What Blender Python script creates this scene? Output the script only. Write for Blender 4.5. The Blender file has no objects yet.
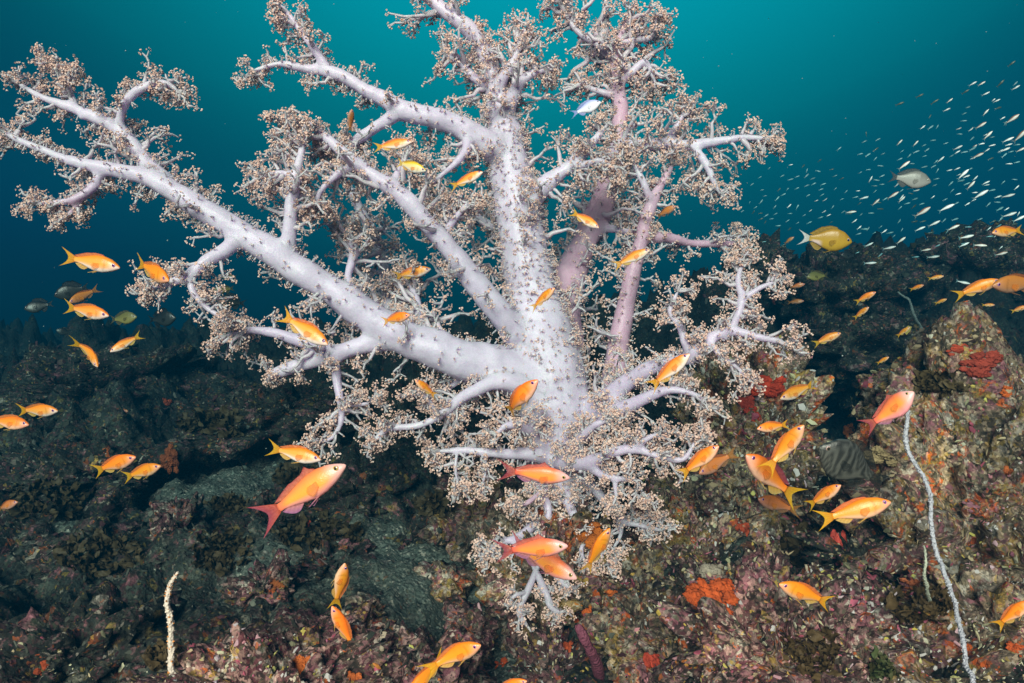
import bpy, bmesh, math, random
import numpy as np
from mathutils import Vector, Matrix
from mathutils.bvhtree import BVHTree

sc = bpy.context.scene
C = sc.collection
RNG = np.random.default_rng(11)
random.seed(5)
R = math.radians

# ------------------------------------------------------------------ camera
CAMZ = 1.3
cd = bpy.data.cameras.new('camera'); cam = bpy.data.objects.new('camera', cd); C.objects.link(cam)
cam.location = (0, 0, CAMZ); cam.rotation_euler = (R(90), 0, 0)
cd.lens = 28; cd.sensor_width = 36; cd.clip_start = 0.02; cd.clip_end = 300
sc.camera = cam
F = 512 / (18 / 28)                       # focal length in pixels of the 1024 wide frame

# ------------------------------------------------------------------ light
SUN_DIR = Vector((0.17, 0.91, -0.40)).normalized()       # the way the light travels
sl = bpy.data.lights.new('sun', 'SUN'); sun = bpy.data.objects.new('sun', sl); C.objects.link(sun)
sl.energy = 5.0; sl.angle = R(28); sl.color = (1.0, 0.70, 0.565)
sun.rotation_euler = SUN_DIR.to_track_quat('-Z', 'Y').to_euler()

w = bpy.data.worlds.new('World'); sc.world = w; w.use_nodes = True
nt = w.node_tree; nt.nodes.clear()
out = nt.nodes.new('ShaderNodeOutputWorld'); bg = nt.nodes.new('ShaderNodeBackground')
sky = nt.nodes.new('ShaderNodeTexSky'); sky.sky_type = 'NISHITA'; sky.sun_disc = False
sky.sun_elevation = math.asin(-SUN_DIR.z); sky.sun_rotation = math.atan2(-SUN_DIR.x, -SUN_DIR.y)
tc = nt.nodes.new('ShaderNodeTexCoord')
dt = nt.nodes.new('ShaderNodeVectorMath'); dt.operation = 'DOT_PRODUCT'
nt.links.new(tc.outputs['Generated'], dt.inputs[0])
dt.inputs[1].default_value = Vector((0.02, 0.574, 0.819)).normalized()      # brightest window of the surface above
rp = nt.nodes.new('ShaderNodeValToRGB')
nt.links.new(dt.outputs['Value'], rp.inputs[0])
cr = rp.color_ramp; cr.interpolation = 'B_SPLINE'
cr.elements[0].position = 0.0; cr.elements[0].color = (0.0, 0.02, 0.06, 1)
cr.elements[1].position = 1.0; cr.elements[1].color = (0.004, 1.15, 0.95, 1)
for p, c in ((0.45, (0.0, 0.03, 0.08, 1)), (0.55, (0.0, 0.042, 0.095, 1)), (0.60, (0.0, 0.070, 0.110, 1)), (0.645, (0.0, 0.105, 0.128, 1)), (0.69, (0.0, 0.130, 0.138, 1)),
             (0.72, (0.0, 0.185, 0.175, 1)), (0.75, (0.0, 0.260, 0.222, 1)), (0.80, (0.0, 0.45, 0.355, 1)), (0.85, (0.0, 0.71, 0.55, 1)), (0.91, (0.002, 0.94, 0.74, 1))):
    e = cr.elements.new(p); e.color = c
mx = nt.nodes.new('ShaderNodeMixRGB'); mx.blend_type = 'MULTIPLY'; mx.inputs[0].default_value = 1
nt.links.new(sky.outputs[0], mx.inputs[1]); nt.links.new(rp.outputs[0], mx.inputs[2])
nt.links.new(mx.outputs[0], bg.inputs[0]); nt.links.new(bg.outputs[0], out.inputs[0])
bg.inputs[1].default_value = 0.106

vs = sc.view_settings
vs.view_transform = 'Standard'; vs.look = 'None'; vs.gamma = 1; vs.exposure = 1.10; vs.use_curve_mapping = False
sc.cycles.use_denoising = True
sc.cycles.volume_bounces = 0
sc.cycles.max_bounces = 6; sc.cycles.diffuse_bounces = 5; sc.cycles.transparent_max_bounces = 8

# ------------------------------------------------------------------ helpers
def at(px, py, d):
    return np.array(((px - 512) / F * d, d, CAMZ - (py - 341.5) / F * d))

def tag(o, label=None, cat=None, group=None, kind=None):
    if label: o['label'] = label
    if cat: o['category'] = cat
    if group: o['group'] = group
    if kind: o['kind'] = kind
    return o

def empty(name, loc):
    o = bpy.data.objects.new(name, None); C.objects.link(o); o.location = Vector(loc)
    o.empty_display_size = 0.05
    return o

def _hash(i, j, k, s):
    h = (i.astype(np.int64) * 374761393 + j.astype(np.int64) * 668265263 + k.astype(np.int64) * 1274126177 + s * 974711) & 0xffffffff
    h = ((h ^ (h >> 13)) * 1274126177) & 0xffffffff
    h = ((h ^ (h >> 16)) * 2246822519) & 0xffffffff
    return ((h ^ (h >> 15)) & 0xffffff) / float(0xffffff)

def vnoise(P, s=0):
    P = np.asarray(P, float); I = np.floor(P); f = P - I; u = f * f * f * (f * (f * 6 - 15) + 10)
    i, j, k = I[:, 0], I[:, 1], I[:, 2]; r = 0
    for a in (0, 1):
        wx = u[:, 0] if a else 1 - u[:, 0]
        for b in (0, 1):
            wy = u[:, 1] if b else 1 - u[:, 1]
            for c in (0, 1):
                wz = u[:, 2] if c else 1 - u[:, 2]
                r = r + wx * wy * wz * _hash(i + a, j + b, k + c, s)
    return r * 2 - 1

def fbm(P, octv=4, s=0, gain=0.5):
    P = np.asarray(P, float); r = 0; a = 1
    for o in range(octv):
        r = r + a * vnoise(P * (2.03 ** o) + 17.3 * o, s + o); a *= gain
    return r

def billow(P, octv=3, s=0, gain=0.5):
    P = np.asarray(P, float); r = 0; a = 1
    for o in range(octv):
        r = r + a * (np.abs(vnoise(P * (2.1 ** o) + 9.1 * o, s + o)) * 2 - 0.6); a *= gain
    return r

def worley(P, s=0):
    P = np.asarray(P, float); I = np.floor(P); best = np.full(len(P), 9.0)
    for a in (-1, 0, 1):
        for b in (-1, 0, 1):
            for c in (-1, 0, 1):
                q = I + (a, b, c); h = [_hash(q[:, 0], q[:, 1], q[:, 2], s + t) for t in (1, 2, 3)]
                d = np.sqrt(((q + np.stack(h, 1) - P) ** 2).sum(1)); best = np.minimum(best, d)
    return best

class MB:
    """collects vertices, quads and triangles, builds ONE mesh object"""
    def __init__(self): self.V = []; self.Q = []; self.T = []; self.K = []; self.n = 0
    def add(self, V, Q=None, T=None, col=None):
        V = np.asarray(V, float).reshape(-1, 3)
        if Q is not None and len(Q): self.Q.append(np.asarray(Q, int) + self.n)
        if T is not None and len(T): self.T.append(np.asarray(T, int) + self.n)
        if col is None: col = (0.5, 0.5, 0.5)
        col = np.asarray(col, float)
        if col.ndim == 1: col = np.tile(col, (len(V), 1))
        self.V.append(V); self.K.append(col); self.n += len(V)
    def arrays(self):
        V = np.concatenate(self.V)
        Q = np.concatenate(self.Q) if self.Q else np.zeros((0, 4), int)
        T = np.concatenate(self.T) if self.T else np.zeros((0, 3), int)
        return V, Q, T
    def mesh(self, name, mat, smooth=True, origin=(0, 0, 0)):
        V, Q, T = self.arrays(); V = V - np.asarray(origin)
        me = bpy.data.meshes.new(name)
        me.vertices.add(len(V)); me.vertices.foreach_set('co', V.astype(np.float32).ravel())
        nl = len(Q) * 4 + len(T) * 3
        me.loops.add(nl); me.loops.foreach_set('vertex_index', np.concatenate([Q.ravel(), T.ravel()]).astype(np.int32))
        me.polygons.add(len(Q) + len(T))
        st = np.concatenate([np.arange(len(Q)) * 4, len(Q) * 4 + np.arange(len(T)) * 3]).astype(np.int32)
        me.polygons.foreach_set('loop_start', st)
        me.polygons.foreach_set('loop_total', np.concatenate([np.full(len(Q), 4), np.full(len(T), 3)]).astype(np.int32))
        me.polygons.foreach_set('use_smooth', np.full(len(Q) + len(T), bool(smooth)))
        K = np.concatenate(self.K); a = me.color_attributes.new('Col', 'FLOAT_COLOR', 'POINT')
        a.data.foreach_set('color', np.concatenate([K, np.ones((len(K), 1))], 1).astype(np.float32).ravel())
        me.update(calc_edges=True); me.validate()
        me.materials.append(mat)
        return me
    def build(self, name, mat, parent=None, smooth=True, origin=(0, 0, 0)):
        o = bpy.data.objects.new(name, self.mesh(name, mat, smooth, origin)); C.objects.link(o)
        if parent is not None: o.parent = parent
        else: o.location = Vector(origin)
        return o

def unit(v): return v / np.maximum(np.linalg.norm(v, axis=-1, keepdims=True), 1e-9)

def frames(T):
    ref = np.where(np.abs(T[..., 2:3]) > 0.85, np.array((1.0, 0.1, 0)), np.array((0, 0.05, 1.0)))
    A = unit(np.cross(T, ref)); return A, np.cross(T, A)

def tubes(mb, P, Rd, sides=6, col=(0.5, 0.5, 0.5), cap=True):
    """P (N,k,3) polylines, Rd (N,k) radii"""
    P = np.asarray(P, float); Rd = np.asarray(Rd, float)
    N, k = Rd.shape
    T = np.empty_like(P); T[:, 1:-1] = P[:, 2:] - P[:, :-2]; T[:, 0] = P[:, 1] - P[:, 0]; T[:, -1] = P[:, -1] - P[:, -2]
    T = unit(T)
    if k > 8:                                     # long tube: transport the frame so that it does not twist
        A = np.empty_like(T); A[:, 0] = frames(T[:, 0])[0]
        for i in range(1, k): A[:, i] = unit(A[:, i - 1] - (A[:, i - 1] * T[:, i]).sum(-1, keepdims=True) * T[:, i])
        B = np.cross(T, A)
    else: A, B = frames(T)
    th = np.arange(sides) * 2 * np.pi / sides
    ring = A[:, :, None] * np.cos(th)[:, None] + B[:, :, None] * np.sin(th)[:, None]
    V = P[:, :, None] + ring * Rd[:, :, None, None]
    base = (np.arange(N) * k * sides)[:, None, None]
    r = np.arange(k - 1)[None, :, None] * sides; a = np.arange(sides)[None, None]; b = (a + 1) % sides
    Q = np.stack([base + r + a, base + r + b, base + r + sides + b, base + r + sides + a], -1).reshape(-1, 4)
    V = V.reshape(-1, 3); Tn = None
    if cap:
        tip = P[:, -1] + T[:, -1] * Rd[:, -1:] * 0.8
        ti = N * k * sides + np.arange(N)[:, None]
        e = base[:, :, 0] + (k - 1) * sides
        Tn = np.stack([e + a[0], e + b[0], np.broadcast_to(ti, (N, sides))], -1).reshape(-1, 3)
        V = np.concatenate([V, tip])
    c = np.asarray(col, float)
    if c.ndim == 2 and len(c) == N * k: c = np.repeat(c, sides, 0); c = np.concatenate([c, c[sides * k - 1::sides * k]]) if cap else c
    mb.add(V, Q, Tn, c)
    return P, T

def spline(pts, n):
    p = np.asarray(pts, float); p = np.vstack([2 * p[0] - p[1], p, 2 * p[-1] - p[-2]]); m = len(p) - 3
    t = np.linspace(0, m - 1e-6, n); i = t.astype(int); f = (t - i)[:, None]
    a, b, c, d = p[i], p[i + 1], p[i + 2], p[i + 3]
    return 0.5 * (2 * b + (c - a) * f + (2 * a - 5 * b + 4 * c - d) * f ** 2 + (3 * b - 3 * c + d - a) * f ** 3)

_ico = {}
def ico(sub):
    if sub not in _ico:
        bm = bmesh.new(); bmesh.ops.create_icosphere(bm, subdivisions=sub, radius=1)
        bm.verts.ensure_lookup_table()
        _ico[sub] = (np.array([v.co[:] for v in bm.verts]), np.array([[v.index for v in f.verts] for f in bm.faces])); bm.free()
    return _ico[sub]

# ------------------------------------------------------------------ materials
def mat(name):
    m = bpy.data.materials.new(name); m.use_nodes = True
    n = m.node_tree.nodes; return m, n, m.node_tree.links, n['Principled BSDF']

def ramp(n, l, src, stops, interp='LINEAR'):
    r = n.new('ShaderNodeValToRGB'); l.new(src, r.inputs[0]); e = r.color_ramp.elements; r.color_ramp.interpolation = interp
    e[0].position, e[0].color = stops[0][0], (*stops[0][1], 1); e[1].position, e[1].color = stops[-1][0], (*stops[-1][1], 1)
    for p, c in stops[1:-1]:
        x = e.new(p); x.color = (*c, 1)
    return r.outputs[0]

def noise(n, l, co, scale, detail=4, rough=0.6, dist=0):
    t = n.new('ShaderNodeTexNoise'); l.new(co, t.inputs['Vector']); t.inputs['Scale'].default_value = scale
    t.inputs['Detail'].default_value = detail; t.inputs['Roughness'].default_value = rough; t.inputs['Distortion'].default_value = dist
    return t.outputs['Fac']

def voro(n, l, co, scale, what='Distance'):
    t = n.new('ShaderNodeTexVoronoi'); l.new(co, t.inputs['Vector']); t.inputs['Scale'].default_value = scale
    return t.outputs[what]

def mix(n, l, fac, a, b, mode='MIX'):
    m = n.new('ShaderNodeMixRGB'); m.blend_type = mode
    for s, v in ((0, fac), (1, a), (2, b)):
        if hasattr(v, 'node'): l.new(v, m.inputs[s])
        else: m.inputs[s].default_value = v if s == 0 else (*v, 1)
    return m.outputs[0]

def math_(n, l, op, a, b):
    m = n.new('ShaderNodeMath'); m.operation = op
    for s, v in ((0, a), (1, b)):
        if hasattr(v, 'node'): l.new(v, m.inputs[s])
        else: m.inputs[s].default_value = v
    return m.outputs[0]

def mask(n, l, src, lo, hi):
    r = n.new('ShaderNodeMapRange'); l.new(src, r.inputs[0]); r.inputs[1].default_value = lo; r.inputs[2].default_value = hi
    return r.outputs[0]

def mask2(n, l, src, lo, hi):
    r = n.new('ShaderNodeMapRange'); l.new(src, r.inputs[0]); r.inputs[3].default_value = lo; r.inputs[4].default_value = hi
    return r.outputs[0]

def bump(n, l, b, src, strength, dist):
    x = n.new('ShaderNodeBump'); x.inputs['Strength'].default_value = strength; x.inputs['Distance'].default_value = dist
    l.new(src, x.inputs['Height'])
    if b.inputs['Normal'].is_linked: l.new(b.inputs['Normal'].links[0].from_socket, x.inputs['Normal'])
    l.new(x.outputs[0], b.inputs['Normal'])

def vcol(n): 
    a = n.new('ShaderNodeAttribute'); a.attribute_name = 'Col'; return a.outputs['Color']

def reef_mat(name, dark, mid, light, pink=0.56, orange=0.66, ochre=0.60, speck=0.5, pale=0.62, sand=False, mosaic=0.8):
    """encrusted rock: pink coralline crust, ochre and orange sponge film, pale specks"""
    m, n, l, b = mat(name)
    geo = n.new('ShaderNodeNewGeometry'); co = geo.outputs['Position']
    n1 = noise(n, l, co, 9, 7, 0.72); n2 = noise(n, l, co, 55, 5, 0.7)
    c = ramp(n, l, n1, [(0.34, dark), (0.52, mid), (0.70, light)])
    c = mix(n, l, 0.75, c, ramp(n, l, n2, [(0.32, (0.25, 0.25, 0.25)), (0.50, (0.8, 0.8, 0.8)), (0.70, (1.7, 1.65, 1.55))]), 'MULTIPLY')
    def patch(scale, thr, w, colA, colB, fine, c, offs):
        mp = n.new('ShaderNodeMapping'); l.new(co, mp.inputs[0]); mp.inputs[1].default_value = offs
        k = mask(n, l, noise(n, l, mp.outputs[0], scale, 6, 0.68, 0.6), thr, thr + w)
        return mix(n, l, k, c, mix(n, l, noise(n, l, co, fine, 3), colA, colB))
    c = patch(11, pink, 0.06, (0.13, 0.030, 0.05), (0.36, 0.17, 0.20), 90, c, (3, 1, 7))
    c = patch(17, ochre, 0.05, (0.17, 0.10, 0.02), (0.40, 0.27, 0.08), 70, c, (13, 5, 2))
    c = patch(15, orange, 0.025, (0.36, 0.050, 0.012), (0.62, 0.15, 0.03), 60, c, (1, 8, 4))
    c = patch(20, pale, 0.05, (0.30, 0.29, 0.25), (0.58, 0.55, 0.48), 120, c, (7, 9, 1))
    # fine mosaic of small encrusting colonies
    wn = n.new('ShaderNodeTexNoise'); l.new(co, wn.inputs['Vector']); wn.inputs['Scale'].default_value = 60; wn.inputs['Detail'].default_value = 3
    wa = n.new('ShaderNodeVectorMath'); wa.operation = 'MULTIPLY_ADD'; l.new(wn.outputs['Color'], wa.inputs[0]); wa.inputs[1].default_value = (.022, .022, .022); l.new(co, wa.inputs[2])
    for sc_, amt, off in ((48, mosaic * .7, 0), (150, mosaic * .85, 1)):
        g = voro(n, l, wa.outputs[0], sc_, 'Color'); sp = n.new('ShaderNodeSeparateColor'); l.new(g, sp.inputs[0])
        pc = ramp(n, l, sp.outputs[off], [(0.0, (.010, .012, .010)), (.22, (.035, .030, .022)), (.36, tuple(.8 * x for x in light)), (.50, (.10, .028, .040)), (.60, tuple(x * 1.5 for x in light)), (.72, (.24, .12, .13)), (.80, (.07, .08, .05)), (.90, (.48, .44, .38)), (.94, (.40, .10, .02)), (.97, (.42, .30, .07)), (1.0, (.30, .05, .03))], 'CONSTANT')
        if sand: pc = mix(n, l, 1.0, pc, (.55, .58, .55), 'MULTIPLY')
        k = math_(n, l, 'MULTIPLY', mask(n, l, sp.outputs[2], 0.42, 0.50), amt)
        c = mix(n, l, k, c, pc)
    c = mix(n, l, 0.85, c, ramp(n, l, noise(n, l, co, 5.5, 5, 0.65), [(0.36, (0.40, 0.40, 0.42)), (0.52, (1.0, 1.0, 1.0)), (0.66, (1.75, 1.65, 1.55))]), 'MULTIPLY')
    v2 = voro(n, l, co, 70); k2 = mask(n, l, v2, 0.60, 0.9)
    c = mix(n, l, math_(n, l, 'MULTIPLY', k2, 0.75), c, (0.012, 0.012, 0.010))
    if sand:
        s = vcol(n); k = n.new('ShaderNodeSeparateColor'); l.new(s, k.inputs[0])
        g = voro(n, l, co, 170, 'Color'); gs = n.new('ShaderNodeSeparateColor'); l.new(g, gs.inputs[0])
        gr = ramp(n, l, gs.outputs[0], [(0.0, (0.038, 0.054, 0.049)), (0.6, (0.10, 0.13, 0.116)), (0.92, (0.18, 0.21, 0.19)), (1.0, (0.5, 0.48, 0.42))])
        gr = mix(n, l, 0.6, gr, ramp(n, l, n1, [(0.3, (0.55, 0.6, 0.58)), (0.7, (1.15, 1.15, 1.1))]), 'MULTIPLY')
        kk = math_(n, l, 'ADD', k.outputs[0], math_(n, l, 'MULTIPLY', math_(n, l, 'SUBTRACT', noise(n, l, co, 14, 5, 0.7), 0.5), 1.2))
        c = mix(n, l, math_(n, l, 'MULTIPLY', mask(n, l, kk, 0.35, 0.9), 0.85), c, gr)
        c = mix(n, l, math_(n, l, 'MULTIPLY', k.outputs[1], mask2(n, l, noise(n, l, co, 7, 4), 0.7, 1.0)), c, mix(n, l, 0.82, c, (0.004, 0.008, 0.009)))      # far reef darkened: light falloff put into its colour
    l.new(c, b.inputs['Base Color']); b.inputs['Roughness'].default_value = 0.85; b.inputs['Specular IOR Level'].default_value = 0.2
    bump(n, l, b, n2, 0.9, 0.012); bump(n, l, b, voro(n, l, co, 95), 0.7, 0.006)
    return m

M = {}
M['seabed'] = reef_mat('seabed_material', (0.006, 0.010, 0.010), (0.028, 0.038, 0.035), (0.085, 0.10, 0.085), 0.60, 0.70, 0.64, 0.45, 0.66, True, 0.6)
M['rock_rich'] = reef_mat('encrusted_rock_material', (0.025, 0.02, 0.015), (0.18, 0.135, 0.095), (0.38, 0.30, 0.22), 0.52, 0.575, 0.53, 0.8, 0.57, False, 0.6)
M['rock_pink'] = reef_mat('coralline_rock_material', (0.03, 0.016, 0.018), (0.13, 0.065, 0.065), (0.27, 0.18, 0.16), 0.52, 0.62, 0.58, 1.0, 0.57, False, 0.85)
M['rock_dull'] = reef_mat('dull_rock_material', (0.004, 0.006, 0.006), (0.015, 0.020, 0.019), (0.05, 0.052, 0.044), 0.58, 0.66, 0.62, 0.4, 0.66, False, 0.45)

def soft(name, rough=0.5, trans=0.0, var=0.0, bumps=(), spec=0.4, tint=None, clear=0.0, grain=None):
    m, n, l, b = mat(name)
    c = vcol(n)
    tcn = n.new('ShaderNodeTexCoord').outputs['Object']
    if var:
        oi = n.new('ShaderNodeObjectInfo')
        h = n.new('ShaderNodeHueSaturation'); l.new(c, h.inputs['Color'])
        l.new(mask2(n, l, oi.outputs['Random'], 0.5 - var * 0.10, 0.5 + var * 0.10), h.inputs['Hue'])
        l.new(mask2(n, l, oi.outputs['Random'], 1 + var, 1 - var), h.inputs['Value']); c = h.outputs[0]
    if tint: c = mix(n, l, noise(n, l, tcn, tint[0], 4, 0.7), c, mix(n, l, tint[1], c, tint[2]))
    if grain:      # white needle specks in the flesh
        g = mask2(n, l, voro(n, l, tcn, grain[0]), 1 + grain[1], 1 - grain[1]); g2 = mask2(n, l, noise(n, l, tcn, 45, 5, 0.7), 1 - grain[1] * 1.6, 1 + grain[1] * 1.6)
        cc = n.new('ShaderNodeCombineColor'); gg = math_(n, l, 'MULTIPLY', g, g2); [l.new(gg, q) for q in cc.inputs]
        c = mix(n, l, 1.0, c, cc.outputs[0], 'MULTIPLY')
    l.new(c, b.inputs['Base Color']); b.inputs['Roughness'].default_value = rough; b.inputs['Specular IOR Level'].default_value = spec
    for kind, sc_, st, ds in bumps:
        bump(n, l, b, noise(n, l, tcn, sc_, 4) if kind == 'n' else voro(n, l, tcn, sc_), st, ds)
    if trans:
        o = n['Material Output']; t = n.new('ShaderNodeBsdfTranslucent'); l.new(c, t.inputs[0])
        ms = n.new('ShaderNodeMixShader'); ms.inputs[0].default_value = trans
        l.new(b.outputs[0], ms.inputs[1]); l.new(t.outputs[0], ms.inputs[2]); l.new(ms.outputs[0], o.inputs[0])
        if clear:
            tp = n.new('ShaderNodeBsdfTransparent'); m2 = n.new('ShaderNodeMixShader'); m2.inputs[0].default_value = clear
            l.new(ms.outputs[0], m2.inputs[1]); l.new(tp.outputs[0], m2.inputs[2]); l.new(m2.outputs[0], o.inputs[0])
    return m
M['stalk'] = soft('soft_coral_stalk', 0.38, 0.22, bumps=(('n', 170, 0.22, 0.003), ('v', 330, 0.25, 0.0015)), tint=(13, 0.5, (0.64, 0.50, 0.70)), grain=(260, 0.07))
_b = M['stalk'].node_tree.nodes['Principled BSDF']; _b.inputs['Subsurface Weight'].default_value = 0.6; _b.inputs['Subsurface Radius'].default_value = (0.03, 0.02, 0.026); _b.inputs['Subsurface Scale'].default_value = 0.6
M['polyp'] = soft('soft_coral_polyp', 0.7, 0.1)
M['growth'] = soft('encrusting_growth', 0.85, 0.0, spec=0.2, bumps=(('n', 300, 0.5, 0.003),))
M['sponge'] = soft('sponge', 0.75, 0.05, bumps=(('n', 120, 0.8, 0.006), ('v', 170, 0.7, 0.004)), spec=0.25, tint=(60, 0.6, (0.10, 0.02, 0.01)))
M['weed'] = soft('seaweed', 0.6, 0.15, bumps=(('n', 60, 0.5, 0.004),), spec=0.2, tint=(90, 0.6, (0.16, 0.11, 0.05)))
M['whip'] = soft('whip_coral', 0.7, 0.0, bumps=(('v', 260, 0.8, 0.003),), spec=0.3)
M['fish'] = soft('fish_skin', 0.36, 0.0, 0.09, bumps=(('v', 62, 0.07, 0.008),), spec=0.5)
M['fin'] = soft('fish_fin', 0.4, 0.35, 0.05, bumps=(('n', 40, 0.3, 0.01),), spec=0.3, clear=0.4)
M['film'] = soft('fish_fin_film', 0.4, 0.35, 0.05, spec=0.3, clear=0.72)
M['eye'] = soft('fish_eye', 0.12, 0, spec=0.6)

# ------------------------------------------------------------------ water body (even haze)
def make_haze():
    mb = MB(); x, y0, y1, z0, z1 = 17, -0.7, 17, -1.6, 2.75
    V = [(a, b, c) for c in (z0, z1) for b in (y0, y1) for a in (-x, x)]
    Q = [(0, 2, 3, 1), (4, 5, 7, 6), (0, 1, 5, 4), (2, 6, 7, 3), (0, 4, 6, 2), (1, 3, 7, 5)]
    mb.add(V, Q)
    m = bpy.data.materials.new('water_haze'); m.use_nodes = True
    n = m.node_tree.nodes; n.clear(); o = n.new('ShaderNodeOutputMaterial'); v = n.new('ShaderNodeVolumePrincipled')
    v.inputs['Color'].default_value = (0.001, 0.026, 0.054, 1)
    v.inputs['Absorption Color'].default_value = (0.11, 0.42, 0.47, 1)
    v.inputs['Density'].default_value = 0.30; v.inputs['Anisotropy'].default_value = 0.0
    m.node_tree.links.new(v.outputs[0], o.inputs['Volume'])
    h = mb.build('haze', m, smooth=False); h['kind'] = 'stuff'; h['label'] = 'clear teal sea water filling the whole scene'
make_haze()

# ------------------------------------------------------------------ sea bed
CTRL = [(-250, 700, 1.35), (0, 690, 1.40), (170, 690, 1.35), (300, 690, 1.40), (450, 690, 1.55), (560, 690, 1.6), (640, 690, 1.5), (760, 690, 1.4), (900, 690, 1.30), (1024, 690, 1.25), (1300, 690, 1.2),
        (0, 600, 1.75), (200, 600, 1.75), (400, 600, 1.85), (470, 600, 1.95), (0, 520, 2.2), (200, 510, 2.35), (220, 475, 2.75), (400, 520, 2.35), (500, 520, 2.5), (560, 570, 2.2),
        (0, 430, 3.1), (200, 430, 3.3), (400, 420, 3.3), (560, 420, 3.4), (0, 378, 4.3), (200, 381, 4.4), (400, 378, 4.4), (-300, 420, 3.2), (-300, 350, 5),
        (0, 356, 6), (200, 352, 6), (400, 352, 6), (520, 350, 6), (-300, 352, 6), (645, 590, 2.3), (650, 500, 3.0), (640, 400, 3.6), (640, 330, 5.5), (720, 560, 2.0), (740, 470, 2.8), (740, 390, 3.8), (740, 320, 4.8),
        (830, 600, 1.75), (830, 545, 2.5), (825, 455, 3.9), (825, 395, 4.6), (830, 330, 4.4), (820, 290, 5.4), (920, 600, 1.65), (920, 500, 2.0), (920, 400, 3.4), (920, 330, 4.2), (920, 285, 5.2), (1024, 590, 1.55), (1024, 500, 1.8), (1024, 400, 3.2), (1024, 320, 4.2), (1024, 275, 5.2),
        (1300, 560, 1.6), (1300, 400, 2.8), (1300, 280, 5), (760, 300, 5.6),
        (0, 360, 9), (300, 360, 9), (520, 358, 9), (760, 325, 9), (1024, 310, 9), (1300, 310, 9), (-300, 358, 9),
        (0, 358, 16), (512, 356, 16), (1024, 345, 16), (1400, 345, 16), (-400, 350, 16), (0, 1100, 0.75), (512, 1050, 0.8), (1024, 1000, 0.75), (-300, 1100, 0.75), (1300, 1000, 0.75)]
def uvw(px, d): return np.stack([np.asarray(px) / 300.0, 2.2 * np.log(np.asarray(d))], -1)
_c = np.array(CTRL, float); _X = uvw(_c[:, 0], _c[:, 2]); _Z = CAMZ - (_c[:, 1] - 341.5) / F * _c[:, 2]
_K = np.linalg.norm(_X[:, None] - _X[None], axis=-1); _n = len(_X)
_A = np.zeros((_n + 3, _n + 3)); _A[:_n, :_n] = _K + np.eye(_n) * 0.03; _A[:_n, _n] = 1; _A[:_n, _n + 1:] = _X; _A[_n:, :_n] = _A[:_n, _n:].T
_W = np.linalg.solve(_A, np.concatenate([_Z, np.zeros(3)]))
def base_z(px, d):
    q = uvw(px, d).reshape(-1, 2); z = np.empty(len(q))
    for i in range(0, len(q), 20000):
        s = q[i:i + 20000]; z[i:i + 20000] = np.linalg.norm(s[:, None] - _X[None], axis=-1) @ _W[:_n] + _W[_n] + s @ _W[_n + 1:]
    return z
def seabed():
    nx, ny = 470, 400
    px = np.linspace(-330, 1354, nx); d = 0.6 * (16.5 / 0.6) ** np.linspace(0, 1, ny) ** 0.92
    PX, D = np.meshgrid(px, d); PX = PX.ravel(); D = D.ravel()
    z = base_z(PX, D); X = (PX - 512) / F * D
    P = np.stack([X, D, z * 0.6], 1)
    sandspots = [(215, 490, 2.6, 0.30), (440, 600, 1.95, 0.30), (400, 560, 2.1, 0.20), (868, 560, 1.85, 0.16), (60, 520, 2.2, 0.1), (280, 560, 1.95, 0.2), (500, 655, 1.7, .16)]
    sand = np.zeros(len(P))
    for a, b, c, r in sandspots:
        q = at(a, b, c); sand = np.maximum(sand, np.exp(-((X - q[0]) ** 2 + (D - q[1]) ** 2) / r ** 2))
    rough = np.clip(0.45 + D * 0.30, 0.6, 2.2) * (1 - 0.55 * sand)
    wl = worley(P * 4.2, 3); wl2 = worley(P * 11, 8)
    h = 0.085 * fbm(P * 2.3, 3, 1) + (0.13 * (1 - 0.85 * sand) * (0.55 - wl)) + 0.040 * (0.5 - wl2) + 0.035 * billow(P * 9, 4, 5) + 0.022 * (0.5 - worley(P * 26, 18)) + 0.014 * fbm(P * 45, 2, 6)
    # far outcrops: ragged lumps on the ridge
    far = np.clip((D - 3.6) / 2, 0, 1) * np.clip((9 - D) / 2, 0, 1)
    h2 = 0.11 * np.clip(0.75 - worley(P * np.array((1.7, 1.7, 0.3)), 21), 0, 1) + 0.10 * fbm(P * 4, 4, 31)
    z = z + rough * h * np.clip(D / 2.2, 0.4, 1) + far * h2
    sandc = np.stack([sand * 0.9, np.clip((D - 2.7) / 1.6, 0, 1) ** .7 * (1 - sand), 0 * sand], 1)  # red: sand; green: painted light falloff, darkening the bed with distance
    V = np.stack([X, D, z], 1)
    i, j = np.meshgrid(np.arange(ny - 1), np.arange(nx - 1), indexing='ij'); a = (i * nx + j).ravel()
    Q = np.stack([a, a + 1, a + nx + 1, a + nx], 1)
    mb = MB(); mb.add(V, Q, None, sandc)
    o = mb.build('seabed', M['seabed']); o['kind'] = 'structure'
    return mb
SURF = [seabed()]

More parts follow.
